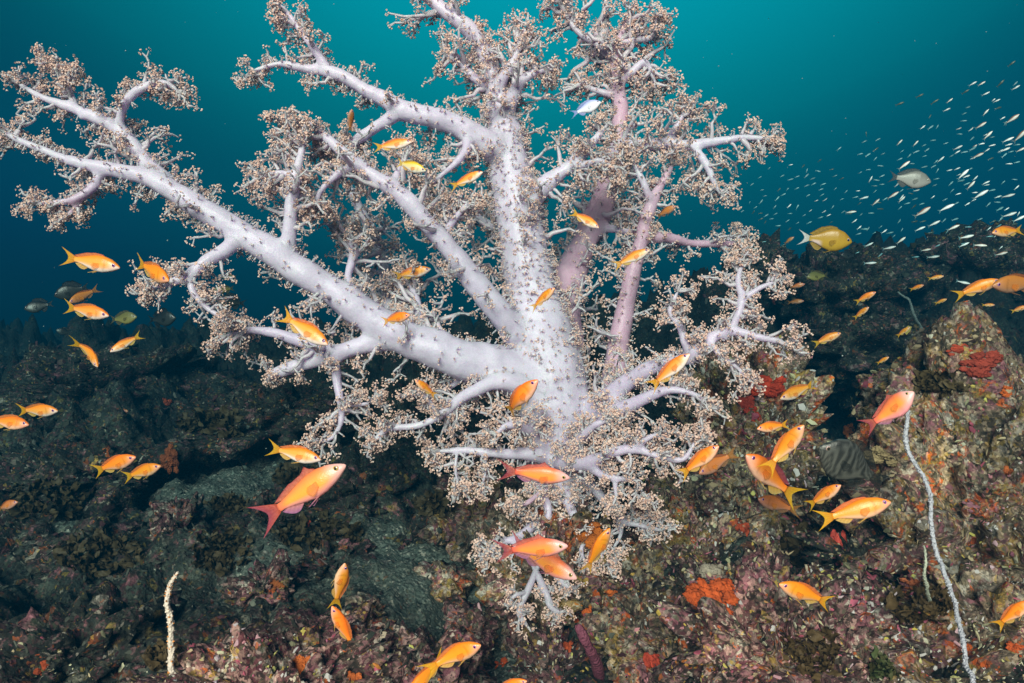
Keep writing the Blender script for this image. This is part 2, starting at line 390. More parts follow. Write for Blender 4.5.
def rock(px, py, d, rx, ry, rd, label, m='rock_rich', seed=1, sub=5, lump=0.30, squash=None, group=None):
    """boulder whose middle stands at the pixel's place; rx, ry in pixels at that depth, rd depth radius in metres"""
    u = d / F; c = at(px, py, d); S, T = ico(sub); S = S.copy()
    o = seed * 13.7
    r = 1 + lump * fbm(S * 1.3 + o, 3, seed) + 0.22 * billow(S * 2.6 + o, 3, seed + 7) + 0.28 * (0.5 - worley(S * 2.7 + o, seed + 4))
    V = S * r[:, None] * (rx * u, rd, ry * u)
    w = V + o
    h = 0.030 * billow(w * 14, 4, seed + 3) + 0.042 * (0.55 - worley(w * 12, seed)) + 0.016 * (0.5 - worley(w * 38, seed + 9)) + 0.012 * fbm(w * 60, 3, seed + 5)
    V = V + S * h[:, None] + c
    mb = MB(); mb.add(V, None, T)
    ob = mb.build('rock', M[m], origin=c); tag(ob, label, 'rock', group)
    SURF.append(mb); return ob
rock(985, 545, 1.85, 140, 152, 0.36, 'large boulder crusted pink, tan and orange behind the long white whip coral', 'rock_rich', 2, 6, 0.26)
rock(893, 480, 1.95, 36, 66, 0.16, 'knobbly tan rock shoulder beside the striped grey fish', 'rock_rich', 9, 5)
rock(745, 455, 2.3, 58, 95, 0.26, 'upright ochre rock with red sponge on top, right of the coral stalk', 'rock_rich', 4, 6, 0.2)
rock(690, 575, 2.05, 62, 66, 0.24, 'mottled rock slope below the upright ochre rock', 'rock_rich', 5, 6)
rock(775, 650, 1.5, 80, 70, 0.22, 'pink coralline rock at the bottom, right of the orange sponge', 'rock_pink', 6, 6, 0.22)
rock(900, 680, 1.45, 120, 62, 0.25, 'dull brown rock at the foot of the white whip coral', 'rock_rich', 16, 5, 0.25)
rock(640, 585, 1.95, 40, 30, 0.13, 'rounded olive boulder between the tan rock and the orange red sponge', 'rock_rich', 32, 5)
rock(862, 560, 1.75, 36, 26, 0.12, 'low grey silted boulder left of the brown leafy seaweed', 'rock_dull', 33, 5)
rock(985, 620, 1.5, 70, 44, 0.16, 'brown and pink boulder right of the white whip coral near the bottom', 'rock_rich', 34, 6)
rock(840, 640, 1.45, 46, 40, 0.13, 'maroon speckled boulder at the bottom, under the bright orange fish', 'rock_pink', 35, 5)
rock(930, 395, 2.1, 52, 34, 0.2, 'humped rock with olive weed behind the plump fish', 'rock_rich', 36, 5)
rock(330, 560, 2.05, 26, 16, 0.09, 'small dark boulder on the silty floor left of two upright orange fish', 'rock_dull', 41, 5)
rock(415, 535, 2.25, 30, 17, 0.1, 'grey boulder on the gravel left of the ochre speckled rock', 'rock_dull', 42, 5)
rock(265, 585, 1.85, 24, 13, 0.08, 'low maroon rubble lump above the low pink coralline rock', 'rock_pink', 43, 5)
rock(445, 580, 2.0, 18, 10, 0.06, 'small pale rubble stone on the gravel right of two upright orange fish', 'rock_rich', 44, 4)
rock(255, 525, 2.25, 30, 15, 0.1, 'dark rubble block between seaweed clumps on the left floor', 'rock_dull', 45, 5)
rock(375, 610, 1.8, 15, 8, 0.05, 'little brown stone on the gravel beside the curled tail orange fish', 'rock_rich', 46, 4)
rock(470, 625, 1.75, 20, 12, 0.06, 'small maroon stone on the gravel above the plump purple eyed fish', 'rock_pink', 47, 4)
rock(545, 585, 2.0, 58, 72, 0.2, 'rounded tan rock that carries the big white soft coral', 'rock_rich', 7, 6, 0.18)
rock(478, 525, 2.35, 48, 44, 0.2, 'ochre speckled rock left of the soft coral foot', 'rock_rich', 8, 5)
rock(640, 640, 1.75, 55, 52, 0.18, 'grey and orange rock below the magenta finger sponge', 'rock_rich', 10, 5)
rock(550, 672, 1.75, 42, 36, 0.15, 'small pink crusted rock at the bottom under the soft coral rock', 'rock_pink', 11, 5)
rock(285, 690, 1.3, 105, 42, 0.2, 'low pink coralline rock at the bottom, right of the cream whip coral', 'rock_pink', 12, 6, 0.25)
rock(425, 690, 1.4, 52, 34, 0.14, 'small maroon rock at the bottom under two orange fish', 'rock_pink', 13, 5)
rock(70, 665, 1.5, 100, 42, 0.22, 'dark maroon and olive rock in the bottom left corner', 'rock_dull', 14, 5)
rock(178, 545, 2.15, 20, 34, 0.08, 'small pink topped pinnacle beside the pale sand patch', 'rock_pink', 15, 5)
rock(60, 545, 2.3, 80, 36, 0.25, 'dark low rock with brown weed on the left', 'rock_dull', 17, 5)
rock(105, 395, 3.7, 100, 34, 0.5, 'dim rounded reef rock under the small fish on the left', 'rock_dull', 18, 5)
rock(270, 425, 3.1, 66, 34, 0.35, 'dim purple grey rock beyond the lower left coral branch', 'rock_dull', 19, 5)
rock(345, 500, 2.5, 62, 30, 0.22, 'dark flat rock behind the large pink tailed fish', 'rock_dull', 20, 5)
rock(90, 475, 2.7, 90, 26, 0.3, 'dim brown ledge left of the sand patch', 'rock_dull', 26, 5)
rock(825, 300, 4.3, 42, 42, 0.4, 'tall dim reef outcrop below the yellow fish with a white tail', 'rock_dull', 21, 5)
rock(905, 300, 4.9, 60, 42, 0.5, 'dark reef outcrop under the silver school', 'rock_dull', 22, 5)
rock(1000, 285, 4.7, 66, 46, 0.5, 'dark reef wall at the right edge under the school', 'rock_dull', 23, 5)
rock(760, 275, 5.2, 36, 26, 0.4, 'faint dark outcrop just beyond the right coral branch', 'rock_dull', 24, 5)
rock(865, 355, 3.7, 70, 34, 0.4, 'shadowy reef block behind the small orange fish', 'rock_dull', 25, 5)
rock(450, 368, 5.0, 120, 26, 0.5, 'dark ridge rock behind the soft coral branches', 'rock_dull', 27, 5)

# ------------------------------------------------------------------ the big soft coral
def P_(pts, u=None):
    return np.array([at(*p[:3]) for p in pts]), np.array([p[3] * p[2] / F for p in pts])
def limb(mb, pts, col, sides=14, flare=0.28, end=0.6):
    p, r = P_(pts); L = np.linalg.norm(np.diff(p, axis=0), axis=1).sum(); n = max(10, int(L / 0.012))
    q = spline(np.concatenate([p, r[:, None]], 1), n); P = q[:, :3]; Rr = np.maximum(q[:, 3], 0.0015)
    t = np.linspace(0, 1, n); Rr = Rr * (1 + flare * np.clip(1 - t / 0.14, 0, 1) ** 2)
    if flare: Rr = Rr * (0.25 + 0.75 * np.clip(np.arange(n) / 3.0, 0, 1) ** 0.5); P[:3] += (P[0] - P[3]) * np.array((0.9, 0.5, 0.2))[:, None] * 0.6
    Rr = Rr * (0.93 + 0.09 * fbm(P * 20, 2, 3)); Rr[-1] *= end
    P = P + 0.004 * np.stack([fbm(P * 11, 2, s) for s in (1, 2, 3)], 1)
    c = np.tile(np.asarray(col), (n, 1)) * (1 + 0.06 * fbm(P * 40, 2, 8))[:, None]
    tubes(mb, P[None], Rr[None], sides, c)
    return P, Rr

CUP_V = np.array([(0.30 * math.cos(a), 0.30 * math.sin(a), 0) for a in np.arange(5) * 1.2566] +
                 [(1.0 * math.cos(a + .3), 1.0 * math.sin(a + .3), 1.15) for a in np.arange(5) * 1.2566] + [(0, 0, 0.75)])
CUP_Q = np.array([(i, (i + 1) % 5, 5 + (i + 1) % 5, 5 + i) for i in range(5)])
CUP_T = np.array([(5 + i, 5 + (i + 1) % 5, 10) for i in range(5)])
def polyps(mb, cen, nrm, size, rng, warm=0.0):
    N = len(cen); A, B = frames(nrm)
    th = rng.uniform(0, 6.28, N)[:, None]; A, B = A * np.cos(th) + B * np.sin(th), B * np.cos(th) - A * np.sin(th)
    jit = 1 + rng.uniform(-.3, .3, (N, 11))
    V = cen[:, None] + (A[:, None] * CUP_V[None, :, 0:1] + B[:, None] * CUP_V[None, :, 1:2]) * (size[:, None] * jit)[..., None] + nrm[:, None] * (CUP_V[None, :, 2:3] * size[:, None, None])
    off = (np.arange(N) * 11)[:, None, None]
    tone = rng.uniform(0, 1, N)[:, None]
    cream = np.array((0.88, 0.71, 0.64)); tan = np.array((0.81, 0.56, 0.49)); brown = np.array((0.58, 0.31, 0.25))
    body = cream * (1 - tone) + tan * tone
    rim = tan * (1 - tone) + brown * tone; rim = rim * (1 + warm) - warm * cream if warm < 0 else rim
    K = np.empty((N, 11, 3)); K[:, :5] = body[:, None] * 1.1; K[:, 5:10] = (0.6 * body + 0.4 * rim)[:, None]; K[:, 10] = 0.5 * (rim + body)
    mb.add(V.reshape(-1, 3), (CUP_Q[None] + off).reshape(-1, 4), (CUP_T[None] + off).reshape(-1, 3), K.reshape(-1, 3))

def rdir(rng, n): return unit(rng.normal(size=(n, 3)))
TW = np.array((0.74, 0.68, 0.76))
def tufts(pm, pos, dr, rng, u, n=8, rad=3.0, pr=1.25, warm=0.0):
    """a little head of n polyps round each point"""
    N = len(pos)
    d = unit(rdir(rng, N * n) + np.repeat(dr, n, 0) * 0.75)
    c = np.repeat(pos, n, 0) + d * (rad * u * rng.uniform(0.55, 1.15, (N * n, 1)))
    polyps(pm, c, d, pr * u * rng.uniform(0.75, 1.25, N * n), rng, warm)
def bush(tm, pm, root, dr, Lpx, u, rng, nsub=4, r0=2.5, warm=0.0, n=6):
    """twigs (N) rooted on a limb, each with side twigs that end in polyp heads"""
    N = len(root); k = 5
    L = Lpx * u; t = np.linspace(0, 1, k)
    bend = rdir(rng, N) * 0.35
    P = root[:, None] + (dr[:, None] + bend[:, None] * t[None, :, None]) * (L[:, None, None] * t[None, :, None])
    P[:, 1:-1] += rng.normal(size=(N, k - 2, 3)) * (L[:, None, None] * 0.04)
    Rr = (r0 * u) * (1.25 - 0.75 * t)[None] * rng.uniform(0.75, 1.25, (N, 1)) * np.clip(L / (30 * u), 0.6, 1.5)[:, None]
    tubes(tm, P, Rr, 5, TW)
    # side twigs
    S = nsub; tt = rng.uniform(0.30, 1.0, (N, S)); tt[:, 0] = 1.0
    f = tt * (k - 1); i0 = np.minimum(f.astype(int), k - 2); fr = (f - i0)[..., None]
    ar = np.arange(N)[:, None]
    q = P[ar, i0] * (1 - fr) + P[ar, i0 + 1] * fr
    td = unit(P[ar, i0 + 1] - P[ar, i0])
    sd = unit(rdir(rng, N * S).reshape(N, S, 3) * 1.1 + td * 0.7)
    sl_ = (L * 0.5)[:, None] * rng.uniform(0.5, 1.1, (N, S)); sl_ = np.maximum(sl_, 5.5 * u)
    q = q.reshape(-1, 3); sd = sd.reshape(-1, 3); sl_ = sl_.reshape(-1, 1)
    mid = q + sd * sl_ * 0.5 + rdir(rng, len(q)) * sl_ * 0.12; e = q + sd * sl_
    SP = np.stack([q, mid, e], 1); SR = np.tile(np.array((1.45, 1.2, 0.95)) * u, (len(q), 1))
    tubes(tm, SP, SR, 4, TW, cap=False)
    tufts(pm, e, sd, rng, u, n, 3.1, 1.08, warm)
    # third order: stubs from the side twigs
    q3 = mid; d3 = unit(rdir(rng, len(q3)) + sd * 0.3); l3 = rng.uniform(4, 8, (len(q3), 1)) * u
    e3 = q3 + d3 * l3
    tubes(tm, np.stack([q3, e3], 1), np.tile(np.array((0.8, 0.6)) * u, (len(q3), 1)), 4, TW, cap=False)
    tufts(pm, e3, d3, rng, u, n - 2, 2.4, 1.0, warm)

WHITE = (0.79, 0.765, 0.93); LAV = (0.74, 0.68, 0.88); ROSE = (0.72, 0.47, 0.60); GREY = (0.60, 0.60, 0.70)
# name, points (x, y, depth, radius), colour, twigs per 100 px, mean twig length, bare start fraction, front bareness
LIMBS = [
 ('trunk', [(556, 575, 2.06, 24), (557, 520, 2.04, 27), (558, 460, 2.03, 33), (552, 400, 2.03, 40), (542, 340, 2.05, 37), (530, 285, 2.08, 29), (520, 230, 2.10, 24.5), (511, 175, 2.12, 23), (504, 130, 2.13, 19), (497, 95, 2.14, 14), (491, 68, 2.14, 11), (480, 44, 2.14, 10)], WHITE, 12, 26, 0.05, 0.5),
 ('branch', [(480, 44, 2.14, 10), (466, 26, 2.13, 10), (448, 14, 2.12, 9), (428, -2, 2.12, 8), (400, -18, 2.1, 6), (380, -26, 2.1, 4)], WHITE, 26, 26, 0.0, 0.2),
 ('branch', [(545, 382, 2.02, 28), (500, 368, 1.98, 25), (450, 356, 1.94, 22), (392, 330, 1.92, 19.5), (332, 292, 1.90, 17), (282, 259, 1.88, 16), (232, 228, 1.87, 14.5), (182, 196, 1.86, 13), (140, 176, 1.86, 9), (80, 163, 1.85, 7), (40, 150, 1.85, 5), (4, 132, 1.85, 3)], WHITE, 15, 26, 0.10, 0.8),
 ('branch', [(176, 193, 1.87, 13), (150, 165, 1.89, 11), (125, 138, 1.9, 9.5), (100, 118, 1.9, 7.5), (72, 108, 1.9, 6), (45, 98, 1.9, 4.5), (16, 82, 1.9, 3)], WHITE, 24, 21, 0.15, 0.6),
 ('branch', [(118, 132, 1.9, 7), (120, 112, 1.88, 6), (130, 97, 1.87, 5.5), (146, 86, 1.87, 5), (164, 84, 1.88, 4), (178, 92, 1.88, 2.5)], WHITE, 28, 16, 0.25, 0.6),
 ('branch', [(78, 110, 1.9, 5), (70, 92, 1.92, 4), (62, 78, 1.93, 3), (48, 66, 1.93, 2)], LAV, 34, 15, 0.2, 0.4),
 ('branch', [(100, 172, 1.86, 7), (92, 186, 1.84, 6), (76, 196, 1.83, 5), (56, 202, 1.83, 4), (38, 204, 1.83, 2.5)], LAV, 28, 16, 0.1, 0.5),
 ('branch', [(84, 190, 1.84, 4), (76, 204, 1.84, 3.5), (66, 215, 1.84, 2.5)], ROSE, 26, 10, 0.3, 0.5),
 ('branch', [(288, 262, 1.89, 11), (289, 235, 1.87, 9), (291, 205, 1.86, 8), (295, 175, 1.86, 7), (301, 152, 1.87, 5), (300, 132, 1.88, 3)], WHITE, 36, 30, 0.2, 0.5),
 ('branch', [(242, 238, 1.87, 11), (222, 252, 1.84, 9), (204, 263, 1.82, 8), (190, 276, 1.81, 6.5), (168, 283, 1.80, 5), (150, 286, 1.80, 3)], WHITE, 24, 20, 0.25, 0.5),
 ('branch', [(190, 276, 1.81, 6), (192, 292, 1.80, 5), (205, 308, 1.8, 4), (222, 318, 1.8, 3)], LAV, 30, 20, 0.2, 0.4),
 ('branch', [(400, 338, 1.93, 14), (366, 344, 1.91, 11), (330, 355, 1.90, 9.5), (298, 366, 1.89, 8.5), (270, 375, 1.89, 7.5)], WHITE, 15, 18, 0.2, 0.8),
 ('branch', [(336, 352, 1.90, 9), (308, 344, 1.87, 8), (276, 334, 1.86, 6.5), (250, 330, 1.86, 5), (226, 336, 1.86, 3)], LAV, 26, 24, 0.1, 0.5),
 ('branch', [(520, 338, 2.02, 17), (504, 318, 1.98, 15.5), (480, 290, 1.96, 13.5), (457, 259, 1.94, 12), (436, 233, 1.93, 11), (414, 208, 1.92, 11), (388, 186, 1.91, 10), (356, 162, 1.91, 8), (332, 142, 1.91, 6.5), (312, 126, 1.92, 5), (284, 122, 1.92, 3)], WHITE, 20, 26, 0.1, 0.75),
 ('branch', [(500, 152, 2.10, 17), (482, 140, 2.08, 15), (462, 128, 2.06, 13.5), (440, 119, 2.05, 12.5), (412, 112, 2.04, 12), (390, 102, 2.04, 10.5), (364, 90, 2.03, 8.5), (338, 74, 2.03, 7.5), (308, 69, 2.03, 6), (280, 64, 2.02, 4), (254, 70, 2.02, 2.5)], WHITE, 11, 18, 0.12, 0.7),
 ('branch', [(330, 70, 2.03, 6), (316, 52, 2.02, 5.5), (304, 36, 2.02, 4.5), (292, 20, 2.02, 3.5), (280, 4, 2.02, 2.5)], LAV, 32, 18, 0.2, 0.4),
 ('branch', [(402, 111, 2.04, 9), (384, 122, 2.02, 8), (364, 135, 2.0, 7), (346, 146, 1.99, 5), (326, 150, 1.99, 3)], WHITE, 20, 20, 0.4, 0.6),
 ('branch', [(506, 128, 2.13, 11), (510, 106, 2.10, 9), (518, 84, 2.08, 7), (532, 74, 2.07, 5.5), (545, 72, 2.07, 4)], WHITE, 34, 26, 0.1, 0.4),
 ('branch', [(496, 96, 2.13, 9), (504, 74, 2.10, 7), (516, 56, 2.08, 5), (522, 38, 2.08, 3)], WHITE, 40, 26, 0.1, 0.4),
 ('branch', [(494, 90, 2.13, 8), (476, 78, 2.12, 6), (460, 62, 2.12, 4.5), (446, 54, 2.12, 3)], LAV, 38, 24, 0.1, 0.4),
 ('branch', [(522, 212, 2.09, 14), (538, 192, 2.07, 11), (554, 178, 2.06, 10), (574, 162, 2.05, 8.5), (590, 146, 2.05, 6), (604, 128, 2.06, 4)], WHITE, 22, 24, 0.25, 0.55),
 ('branch', [(560, 175, 2.06, 5), (582, 165, 2.03, 4.5), (602, 160, 2.02, 3.5), (612, 172, 2.02, 2.5)], WHITE, 36, 20, 0.15, 0.4),
 ('branch', [(556, 372, 2.12, 27), (562, 320, 2.20, 21), (570, 278, 2.26, 18), (584, 244, 2.3, 16.5), (598, 212, 2.32, 15.5), (608, 180, 2.34, 13), (616, 150, 2.36, 10.5), (620, 118, 2.38, 9.5), (619, 92, 2.4, 8.5), (616, 66, 2.4, 7.5), (618, 44, 2.4, 5), (628, 18, 2.4, 3)], ROSE, 18, 27, 0.15, 0.45),
 ('branch', [(618, 82, 2.4, 7), (632, 72, 2.38, 5.5), (646, 62, 2.38, 4), (656, 84, 2.38, 2.5)], WHITE, 44, 28, 0.05, 0.4),
 ('branch', [(617, 62, 2.4, 6), (598, 46, 2.42, 5), (576, 30, 2.44, 4), (562, 8, 2.45, 3)], GREY, 44, 30, 0.05, 0.3),
 ('branch', [(618, 46, 2.4, 5), (634, 40, 2.38, 4.5), (650, 38, 2.38, 3.5), (660, 26, 2.38, 2)], WHITE, 44, 24, 0.05, 0.4),
 ('branch', [(618, 96, 2.4, 6), (600, 92, 2.40, 4.5), (582, 86, 2.42, 3)], GREY, 40, 26, 0.05, 0.3),
 ('branch', [(616, 150, 2.34, 11), (632, 147, 2.30, 9.5), (661, 144, 2.26, 8), (691, 145, 2.23, 6.5), (718, 142, 2.22, 5.5), (742, 136, 2.21, 4.5), (766, 138, 2.21, 3)], WHITE, 26, 24, 0.12, 0.5),
 ('branch', [(692, 146, 2.23, 6), (702, 160, 2.21, 5), (712, 176, 2.20, 4), (720, 192, 2.2, 2.5)], WHITE, 34, 20, 0.15, 0.4),
 ('branch', [(660, 144, 2.26, 6), (676, 128, 2.24, 4.5), (684, 112, 2.24, 3)], LAV, 40, 22, 0.1, 0.4),
 ('branch', [(610, 395, 2.14, 16), (617, 356, 2.18, 12.5), (624, 318, 2.2, 11), (632, 276, 2.22, 10), (638, 252, 2.22, 9), (645, 226, 2.22, 9), (652, 202, 2.22, 8), (662, 182, 2.22, 6), (672, 164, 2.22, 3)], ROSE, 17, 24, 0.18, 0.6),
 ('branch', [(650, 206, 2.22, 7), (645, 188, 2.2, 5), (637, 172, 2.2, 4), (630, 158, 2.2, 2.5)], WHITE, 30, 20, 0.3, 0.4),
 ('branch', [(642, 238, 2.22, 8), (664, 238, 2.26, 7), (690, 242, 2.30, 5.5), (716, 243, 2.32, 4.5), (738, 243, 2.33, 3)], ROSE, 16, 16, 0.3, 0.6),
 ('branch', [(598, 228, 2.3, 7), (616, 230, 2.27, 5), (638, 232, 2.24, 4.5)], LAV, 26, 18, 0.0, 0.5),
 ('branch', [(590, 415, 2.0, 18), (620, 388, 1.92, 12.5), (646, 370, 1.87, 9.5), (670, 362, 1.83, 8), (692, 355, 1.80, 8), (714, 336, 1.78, 7), (736, 331, 1.77, 6), (762, 337, 1.76, 4.5), (786, 342, 1.76, 3)], LAV, 24, 20, 0.15, 0.7),
 ('branch', [(730, 332, 1.77, 6), (738, 314, 1.77, 5.5), (742, 298, 1.78, 5), (738, 280, 1.8, 4), (744, 262, 1.81, 2.5)], LAV, 32, 20, 0.15, 0.7),
 ('branch', [(740, 300, 1.78, 4.5), (758, 288, 1.77, 4), (774, 282, 1.77, 2.5)], LAV, 32, 18, 0.15, 0.7),
 ('branch', [(690, 357, 1.80, 6), (684, 342, 1.79, 5), (680, 326, 1.79, 4.5), (670, 312, 1.79, 3.5), (680, 292, 1.79, 2.5)], LAV, 30, 15, 0.2, 0.7),
 ('branch', [(710, 340, 1.78, 5), (722, 356, 1.75, 4), (738, 366, 1.74, 3), (748, 380, 1.74, 2)], LAV, 28, 15, 0.2, 0.7),
 ('branch', [(590, 430, 1.98, 14), (618, 410, 1.90, 9.5), (646, 398, 1.85, 8), (672, 390, 1.82, 5.5), (692, 394, 1.81, 4), (706, 404, 1.81, 2.5)], LAV, 26, 17, 0.25, 0.5),
 ('branch', [(556, 462, 1.95, 13), (578, 464, 1.86, 9), (592, 460, 1.82, 7.5), (612, 453, 1.78, 6.5), (634, 448, 1.75, 6), (660, 457, 1.73, 4.5), (684, 461, 1.72, 3.5), (698, 440, 1.72, 2.5)], LAV, 30, 17, 0.15, 0.8),
 ('branch', [(634, 447, 1.75, 4.5), (646, 438, 1.73, 4), (658, 434, 1.73, 2.5)], LAV, 36, 14, 0.2, 0.6),
 ('branch', [(584, 466, 1.85, 6), (600, 474, 1.81, 5), (616, 478, 1.79, 4), (634, 480, 1.78, 3), (642, 492, 1.78, 2)], LAV, 30, 14, 0.2, 0.6),
 ('branch', [(614, 477, 1.79, 3.5), (615, 490, 1.79, 3), (617, 502, 1.79, 2)], LAV, 34, 14, 0.3, 0.5),
 ('branch', [(570, 470, 2.0, 10), (592, 486, 1.94, 7), (608, 504, 1.92, 6), (624, 520, 1.91, 5), (642, 526, 1.9, 4), (662, 532, 1.9, 2.5)], GREY, 26, 17, 0.2, 0.6),
 ('branch', [(620, 518, 1.91, 4), (622, 534, 1.9, 3), (614, 552, 1.9, 2)], GREY, 30, 15, 0.2, 0.5),
 ('branch', [(540, 398, 1.99, 18), (516, 384, 1.93, 12), (496, 384, 1.91, 9), (474, 392, 1.89, 7.5), (454, 404, 1.87, 6.5), (438, 416, 1.86, 5.5), (414, 425, 1.85, 4.5), (388, 428, 1.85, 4), (372, 442, 1.85, 2.5)], WHITE, 22, 18, 0.25, 0.75),
 ('branch', [(438, 417, 1.86, 4), (430, 404, 1.84, 3), (418, 392, 1.83, 2)], LAV, 24, 14, 0.2, 0.5),
 ('branch', [(548, 456, 1.97, 14), (528, 453, 1.92, 9), (506, 453, 1.90, 7), (484, 453, 1.89, 5.5), (462, 451, 1.89, 4.5), (438, 450, 1.89, 3)], WHITE, 24, 17, 0.2, 0.75),
 ('branch', [(483, 455, 1.89, 3), (484, 468, 1.88, 2.6), (482, 482, 1.88, 2)], LAV, 30, 12, 0.2, 0.5),
 ('branch', [(456, 452, 1.89, 3), (454, 468, 1.88, 2.6), (458, 484, 1.88, 2)], LAV, 34, 15, 0.2, 0.4),
 ('branch', [(334, 356, 1.90, 7), (337, 376, 1.88, 5.5), (341, 402, 1.86, 5), (340, 424, 1.85, 4), (330, 440, 1.85, 3), (316, 442, 1.85, 2)], LAV, 30, 20, 0.2, 0.6),
 ('branch', [(341, 402, 1.86, 3.5), (356, 404, 1.85, 3), (372, 402, 1.84, 2)], LAV, 26, 13, 0.2, 0.6),
 ('branch', [(352, 190, 2.34, 6), (364, 218, 2.36, 7), (380, 252, 2.34, 7.5), (384, 282, 2.26, 8), (388, 312, 2.12, 9)], GREY, 26, 28, 0.0, 0.4),
 ('branch', [(508, 240, 2.12, 8), (490, 224, 2.2, 6), (470, 214, 2.26, 5), (450, 206, 2.3, 3)], GREY, 30, 26, 0.2, 0.4),
 ('branch', [(546, 478, 1.98, 10), (544, 494, 1.93, 8), (550, 508, 1.91, 6), (548, 528, 1.9, 5), (546, 540, 1.9, 3)], LAV, 38, 15, 0.2, 0.6),
 ('branch', [(546, 490, 1.93, 5), (532, 500, 1.89, 4), (522, 504, 1.88, 2.5)], ROSE, 34, 13, 0.2, 0.5),
 ('branch', [(558, 492, 2.0, 10), (574, 514, 1.93, 7), (584, 536, 1.90, 5), (596, 552, 1.89, 3.5), (606, 560, 1.89, 2)], LAV, 34, 15, 0.2, 0.6),
 ('branch', [(584, 536, 1.90, 4), (580, 552, 1.88, 3), (586, 566, 1.88, 2)], LAV, 34, 13, 0.2, 0.5),
 ('branch', [(552, 510, 2.0, 10), (532, 526, 1.93, 7), (516, 538, 1.90, 5), (500, 542, 1.89, 3.5), (488, 552, 1.89, 2)], LAV, 34, 15, 0.2, 0.6),
 ('branch', [(516, 538, 1.90, 4), (514, 554, 1.88, 3), (506, 566, 1.88, 2)], LAV, 34, 13, 0.2, 0.5),
 ('branch', [(540, 440, 1.99, 12), (524, 428, 1.90, 7), (508, 424, 1.87, 5), (496, 434, 1.86, 3)], LAV, 34, 16, 0.2, 0.6),
 ('branch', [(572, 452, 1.96, 10), (580, 438, 1.88, 6), (594, 424, 1.84, 4.5), (606, 420, 1.83, 3)], LAV, 36, 16, 0.2, 0.6),
 ('branch', [(432, 350, 1.97, 9), (420, 322, 2.06, 6), (416, 296, 2.12, 5), (404, 276, 2.15, 3)], LAV, 34, 28, 0.15, 0.4),
 ('branch', [(470, 366, 1.96, 8), (458, 382, 1.98, 5), (440, 392, 2.0, 3)], LAV, 34, 22, 0.1, 0.4),
 ('branch', [(350, 300, 1.93, 8), (348, 278, 1.96, 6), (352, 256, 2.0, 4.5), (346, 232, 2.02, 3)], LAV, 36, 26, 0.15, 0.4),
 ('branch', [(440, 240, 1.95, 7), (452, 222, 1.98, 5), (468, 204, 2.0, 3)], LAV, 34, 22, 0.2, 0.4),
 ('branch', [(392, 188, 1.91, 6), (398, 168, 1.93, 5), (410, 150, 1.95, 3)], LAV, 34, 22, 0.2, 0.4),
 ('branch', [(360, 164, 1.91, 6), (340, 172, 1.89, 5), (322, 190, 1.88, 4), (316, 210, 1.88, 2.5)], LAV, 40, 26, 0.1, 0.4),
 ('branch', [(296, 176, 1.86, 5), (276, 172, 1.85, 4), (258, 178, 1.85, 2.5)], LAV, 40, 22, 0.1, 0.4),
 ('branch', [(470, 130, 2.07, 8), (464, 152, 2.02, 6), (448, 170, 1.99, 4), (428, 186, 1.98, 3)], LAV, 30, 22, 0.2, 0.5),
]
coral = empty('soft_coral', at(556, 560, 2.05))
tag(coral, 'huge branching white soft coral with tan polyps filling the middle', 'soft coral')
COR = np.array(coral.location)
TAN_BACK = np.array((0.0, 1.0, 0.0))
